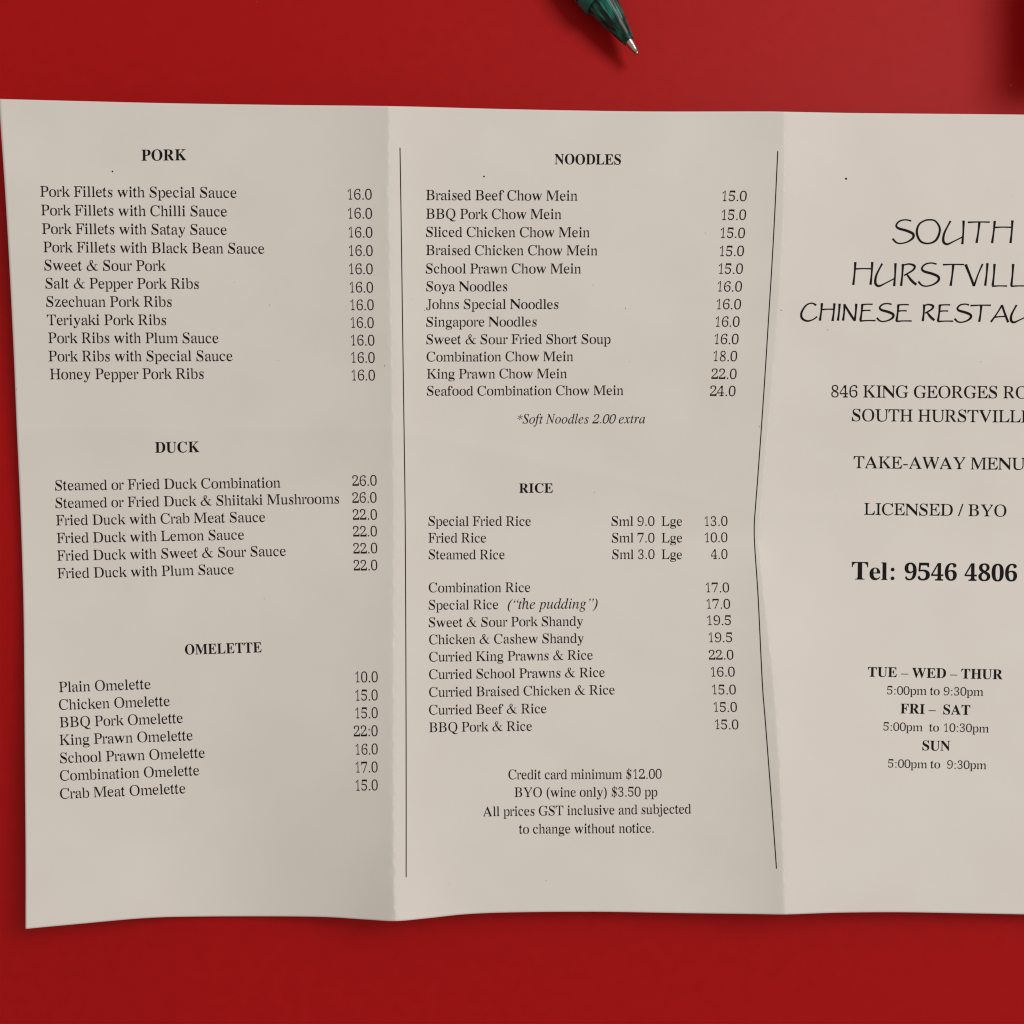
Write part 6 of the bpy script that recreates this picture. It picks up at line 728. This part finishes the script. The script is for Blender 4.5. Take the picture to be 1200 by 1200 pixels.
# thin vertical rules beside the creases
for pts in ([(468.8, 173), (470, 250), (471.8, 380), (473.2, 480), (474.8, 600), (475.6, 750), (476, 900), (476, 1028)],
            [(911.5, 177), (908.5, 240), (905, 305), (900, 385), (895.2, 460), (888.8, 550), (885.3, 595), (884, 615), (884.5, 640), (888.5, 700), (893.4, 800), (897.3, 850), (905, 950), (910, 1018)]):
    p = Print()
    p.stroke([(x, y, 1.1) for x, y in pts], 14)
    p.done('rule_line')

# right panel
p = Print()


def lett(*strokes):
    for s in strokes:
        p.stroke([(930 + q[0] / 4.444, 240 + q[1] / 4.444, (q[2] * 1.25 + 0.6) / 4.444) for q in s])


def stem(x0, y0, x1, y1):
    mx = (x0 + x1) / 2 + 1.5
    return [(x0, y0, 10), (mx, (y0 + y1) / 2, 6.5), (x1, y1, 9.5)]


def bar(x0, y0, x1, y1):
    return [(x0, y0, 6.5), ((x0 + x1) / 2, (y0 + y1) / 2 - 1.5, 4.5), (x1, y1, 5.5)]


def ess(x, y, sx, sy):
    return [[(x + a * sx, y + b * sy, c) for a, b, c in ((97, 6, 6), (70, 0, 5), (38, 6, 6), (19, 27, 7), (30, 44, 9), (74, 57, 10), (106, 73, 10), (106, 94, 9), (79, 114, 6), (44, 123, 5), (19, 118, 6), (0, 98, 8))]]


def arr(x, y, s):
    return [stem(x + 10 * s, y, x, y + 114 * s), [(x + 7 * s, y + 8 * s, 5), (x + 40 * s, y, 6), (x + 70 * s, y + 10 * s, 9), (x + 62 * s, y + 32 * s, 7), (x + 15 * s, y + 60 * s, 5)],
            [(x + 30 * s, y + 54 * s, 6), (x + 55 * s, y + 87 * s, 10), (x + 80 * s, y + 108 * s, 9)]]


def eee(x, y):
    return [stem(x + 10, y, x, y + 85), bar(x + 7, y + 2, x + 64, y), bar(x + 7, y + 34, x + 53, y + 32), bar(x - 2, y + 87, x + 79, y + 85)]


def ell(x, y, hh, wd):
    return [stem(x + 10, y, x, y + hh), bar(x - 2, y + hh + 3, x + wd, y + hh + 2)]


def you(x, y, hh, wd, x2):
    return [[(x, y, 8), (x - wd * .17, y + hh * .18, 6), (x - wd * .47, y + hh * .55, 8), (x - wd * .52, y + hh * .88, 10), (x - wd * .25, y + hh, 8), (x + wd * .25, y + hh * .87, 5), (x + wd * .95, y + hh * .66, 5)], stem(x2 + 5, y - 2, x2 - 2, y + hh)]


lett(*ess(516, 78, 1, 1))
lett([(690, 79, 6), (735, 82, 6), (762, 125, 8), (745, 180, 9), (705, 201, 6), (662, 190, 8), (642, 145, 9), (655, 100, 7), (690, 79, 6)])
lett(*you(818, 84, 121, 72, 881))
lett(bar(908, 91, 1022, 90), stem(968, 90, 953, 198))
lett(stem(1048, 84, 1034, 199), stem(1140, 81, 1130, 199), bar(1042, 118, 1137, 117))
lett(stem(322, 298, 311, 417), stem(410, 298, 401, 416), bar(317, 334, 407, 333))
lett(*you(462, 306, 117, 68, 526))
lett(*arr(560, 308, 1))
lett(*ess(650, 303, .98, .98))
lett(bar(778, 312, 888, 311), stem(832, 312, 818, 422))
lett([(896, 310, 11), (920, 370, 9), (940, 423, 10)], [(940, 423, 8), (962, 360, 5), (985, 308, 7)])
lett(stem(1010, 304, 998, 421))
lett(*ell(1037, 308, 113, 75))
lett(*ell(1134, 308, 113, 88))
lett(*[[(1245 + (a - 348) * 1.25, 308 + (b - 518) * 1.3, c) for a, b, c in s] for s in eee(348, 518)])
lett([(118, 523, 8), (95, 512, 5), (65, 524, 6), (42, 560, 8), (44, 590, 9), (70, 605, 7), (100, 598, 5), (123, 582, 6)])
lett(stem(148, 512, 137, 603), stem(213, 513, 203, 605), bar(142, 546, 209, 544))
lett(stem(240, 515, 231, 603))
lett(stem(266, 517, 258, 603), [(265, 518, 6), (290, 560, 9), (318, 604, 8)], stem(327, 515, 318, 604))
lett(*eee(348, 518))
lett(*ess(434, 514, .79, .76))
lett(*eee(536, 520))
lett(*arr(673, 519, .76))
lett(*eee(752, 521))
lett(*ess(839, 517, .78, .77))
lett(bar(922, 525, 1028, 523), stem(978, 523, 967, 609))
A_ = [[(1086, 522, 7), (1060, 565, 5), (1028, 610, 8)], [(1086, 522, 8), (1100, 565, 8), (1118, 612, 9)], bar(1044, 586, 1108, 581)]
lett(*A_)
lett(*you(1162, 522, 90, 56, 1212))
lett(*arr(1252, 521, .76))
lett(*[[(a + 312, b + 1, c) for a, b, c in s] for s in A_])
lett(*[[(a + 1188, b + 7, c) for a, b, c in s] for s in (stem(266, 517, 258, 603), [(265, 518, 6), (290, 560, 9), (318, 604, 8)], stem(327, 515, 318, 604))])
lett(bar(1520, 530, 1626, 529), stem(1576, 529, 1565, 614))
p.done('restaurant_name', 'three lines of thin hand-drawn capitals')

p = Print()
C5(p, '846 KING GEORGES', 197, 158, 1060, 163, 14.2, 'r', 0, ' ROAD')
C5(p, 'SOUTH HURSTVILL', 304, 282, 1183, 289, 14.2, 'r', 0, 'E')
p.done('address', 'two lines of the street address')
p = Print(); C5(p, 'TAKE-AWAY MENU', 313, 527, 1203, 536, 14.0); C5(p, 'LICENSED / BYO', 368, 770, 1108, 779, 13.8); p.done('note', 'two centred lines in capitals')
p = Print(); C5(p, 'Tel: 9546 4806', 303, 1107, 1164, 1117, 20.2, 'b'); p.done('phone_number')
p = Print()
C6(p, 'TUE \u2013 WED \u2013 THUR', 155, 188, 1057, 206, 11.2, 'b')
C6(p, '5:00pm to 9:30pm', 283, 307, 928, 317, 9.7)
C6(p, 'FRI \u2013  SAT', 373, 434, 840, 444, 11.2, 'b')
C6(p, '5:00pm  to 10:30pm', 258, 549, 965, 562, 9.7)
C6(p, 'SUN', 520, 681, 706, 684, 11.2, 'b')
C6(p, '5:00pm to  9:30pm', 290, 797, 948, 808, 9.7)
p.done('opening_hours')

# stray photocopier specks
p = Print()
for x, y, r in ((131.8, 200.8, 1.1), (567.2, 206.8, 1.1), (991.5, 209.2, 1.3), (275, 330.5, .45), (316, 357.5, .6), (326, 422, .55), (451, 428, .6), (19, 456, .6),
                (826.5, 273, .6), (695, 334, .6), (733, 361, .8), (738, 424, .5), (497.5, 363.5, .6), (482, 350.5, .5), (915.5, 363.5, .8), (970, 386.5, .7),
                (696.5, 577, .5), (309.6, 702, .5), (450.5, 429, .5), (1149, 424, .5), (890, 500, .6), (640, 1032, .5), (527, 1036, .5), (1187, 230, .4)):
    p.dot(x, y, r if r > 1 else 0.72 * r)
specks = p.done('speck', 'scattered photocopier specks')
specks['kind'] = 'stuff'

# ------------------------------------------------------------------ ballpoint pen
M_green = material('green_plastic', (0.003, 0.060, 0.046), rough=0.36, spec=0.35)
# the tinted plastic shows its inner ribs as long light and dark streaks
mottle(M_green, 1.0, (0.001, 0.011, 0.010), (0.008, 0.18, 0.135), 3.0, 0.42, 0.68)
gn = M_green.node_tree
nz = [n for n in gn.nodes if n.type == 'TEX_NOISE'][0]
gt = [n for n in gn.nodes if n.type == 'TEX_COORD'][0]
gm1 = gn.nodes.new('ShaderNodeMapping'); gm1.inputs['Rotation'].default_value = (0, 0, -math.atan2(0.823, -0.567))
gm2 = gn.nodes.new('ShaderNodeMapping'); gm2.inputs['Scale'].default_value = (160, 800, 800)
gn.links.new(gt.outputs['Object'], gm1.inputs['Vector'])
gn.links.new(gm1.outputs[0], gm2.inputs['Vector'])
gn.links.new(gm2.outputs[0], nz.inputs['Vector'])
M_teal = material('teal_plastic', (0.007, 0.13, 0.105), rough=0.35, spec=0.35)
M_core = material('dark_ink_tube', (0.004, 0.01, 0.009), rough=0.5, spec=0.2)
M_steel = material('nib_metal', (0.55, 0.46, 0.40), rough=0.34, spec=0.5, Metallic=1.0)
M_clip = material('pocket_clip_plastic', (0.006, 0.06, 0.05), rough=0.25)

PEN_Z = 0.0052                                       # axis height: the barrel rests on the table
tt = (H - PEN_Z) / H
tip = Vector(((747.5 - 600) * S * tt, (600 - 63.5) * S * tt, PEN_Z))
pen = empty('ballpoint_pen', tip, 'dark green plastic ballpoint pen with metal tip lying on the red table above the menu', 'pen')
ax = Vector((-0.567, 0.823, 0)).normalized()
ROT = Matrix((( -ax.y, 0, ax.x), (ax.x, 0, ax.y), (0, 1, 0)))   # columns: side, up, axis


def P3(side, upw, along):
    """millimetres in the pen's own frame -> metres relative to its tip"""
    return tuple((ROT @ Vector((side, upw, along))) * 0.001)


def lathe(name, prof, mat, n=48, flute=None, caps=True):
    v, f = [], []
    for r, z in prof:
        for k in range(n):
            a = 2 * math.pi * k / n
            q = r * (1 + (flute(a, z) if flute else 0))
            v.append(P3(q * math.cos(a), q * math.sin(a), z))
    for i in range(len(prof) - 1):
        for k in range(n):
            a, b = i * n + k, i * n + (k + 1) % n
            f.append((a, a + n, b + n, b))
    if caps:
        f.append(tuple(range(n)))
        f.append(tuple((len(prof) - 1) * n + k for k in range(n - 1, -1, -1)))
    o = obj(name, v, f, mat, pen, smooth=True)
    return o


lathe('nib', [(0.12, 0.0), (0.34, 0.12), (0.40, 0.4), (0.44, 0.62), (0.62, 0.66), (0.74, 1.6), (0.92, 2.5), (0.98, 2.6), (1.02, 4.3), (1.02, 6)], M_steel)
grip_prof = [(1.06, 4.3), (1.06, 3.95), (1.36, 3.9), (1.46, 4.05), (1.46, 4.6), (1.62, 4.75), (1.80, 5.6), (2.10, 7.0), (2.42, 8.6), (2.75, 10.4), (3.08, 12.2), (3.40, 14.0), (3.68, 15.6), (3.80, 16.3), (3.80, 19.0)]


def flute(a, z):
    if 9.0 < z < 15.9:
        return 0.05 * max(0.0, math.cos(a * 12)) ** 3
    return 0


gp = []
for (r0, z0), (r1, z1) in zip(grip_prof, grip_prof[1:]):
    m = 4 if z1 - z0 > 1 else 1
    for k in range(m):
        gp.append((r0 + (r1 - r0) * k / m, z0 + (z1 - z0) * k / m))
gp.append(grip_prof[-1])
lathe('grip', gp, M_green, 144, flute)
lathe('ink_tube', [(0.95, 6.1), (1.25, 7), (1.5, 12), (1.6, 13), (1.6, 110)], M_core, 24)
lathe('collar', [(3.82, 16.0), (4.35, 15.85), (4.62, 16.1), (4.85, 17.2), (5.0, 18.6), (5.0, 19.2), (4.8, 19.3), (4.8, 19.8)], M_teal)
lathe('barrel', [(4.6, 19.9), (5.05, 19.85), (5.15, 20.2), (5.15, 60), (5.1, 118), (4.9, 121), (4.3, 122.5), (2.4, 123)], M_green)
lathe('push_button', [(2.1, 123.1), (2.1, 131), (1.9, 132), (1.2, 132.6)], M_teal, 32)
cv, cf = [], []
for z, u0, u1 in ((82, 4.9, 6.2), (84, 5.6, 6.6), (112, 6.2, 7.2), (118, 5.0, 7.2)):
    for sx, uu in ((-1.6, u0), (1.6, u0), (1.6, u1), (-1.6, u1)):
        cv.append(P3(sx, uu, z))
for i in range(3):
    for k in range(4):
        a, b = i * 4 + k, i * 4 + (k + 1) % 4
        cf.append((a, a + 4, b + 4, b))
cf += [(0, 1, 2, 3), (15, 14, 13, 12)]
obj('pocket_clip', cv, cf, M_clip, pen)
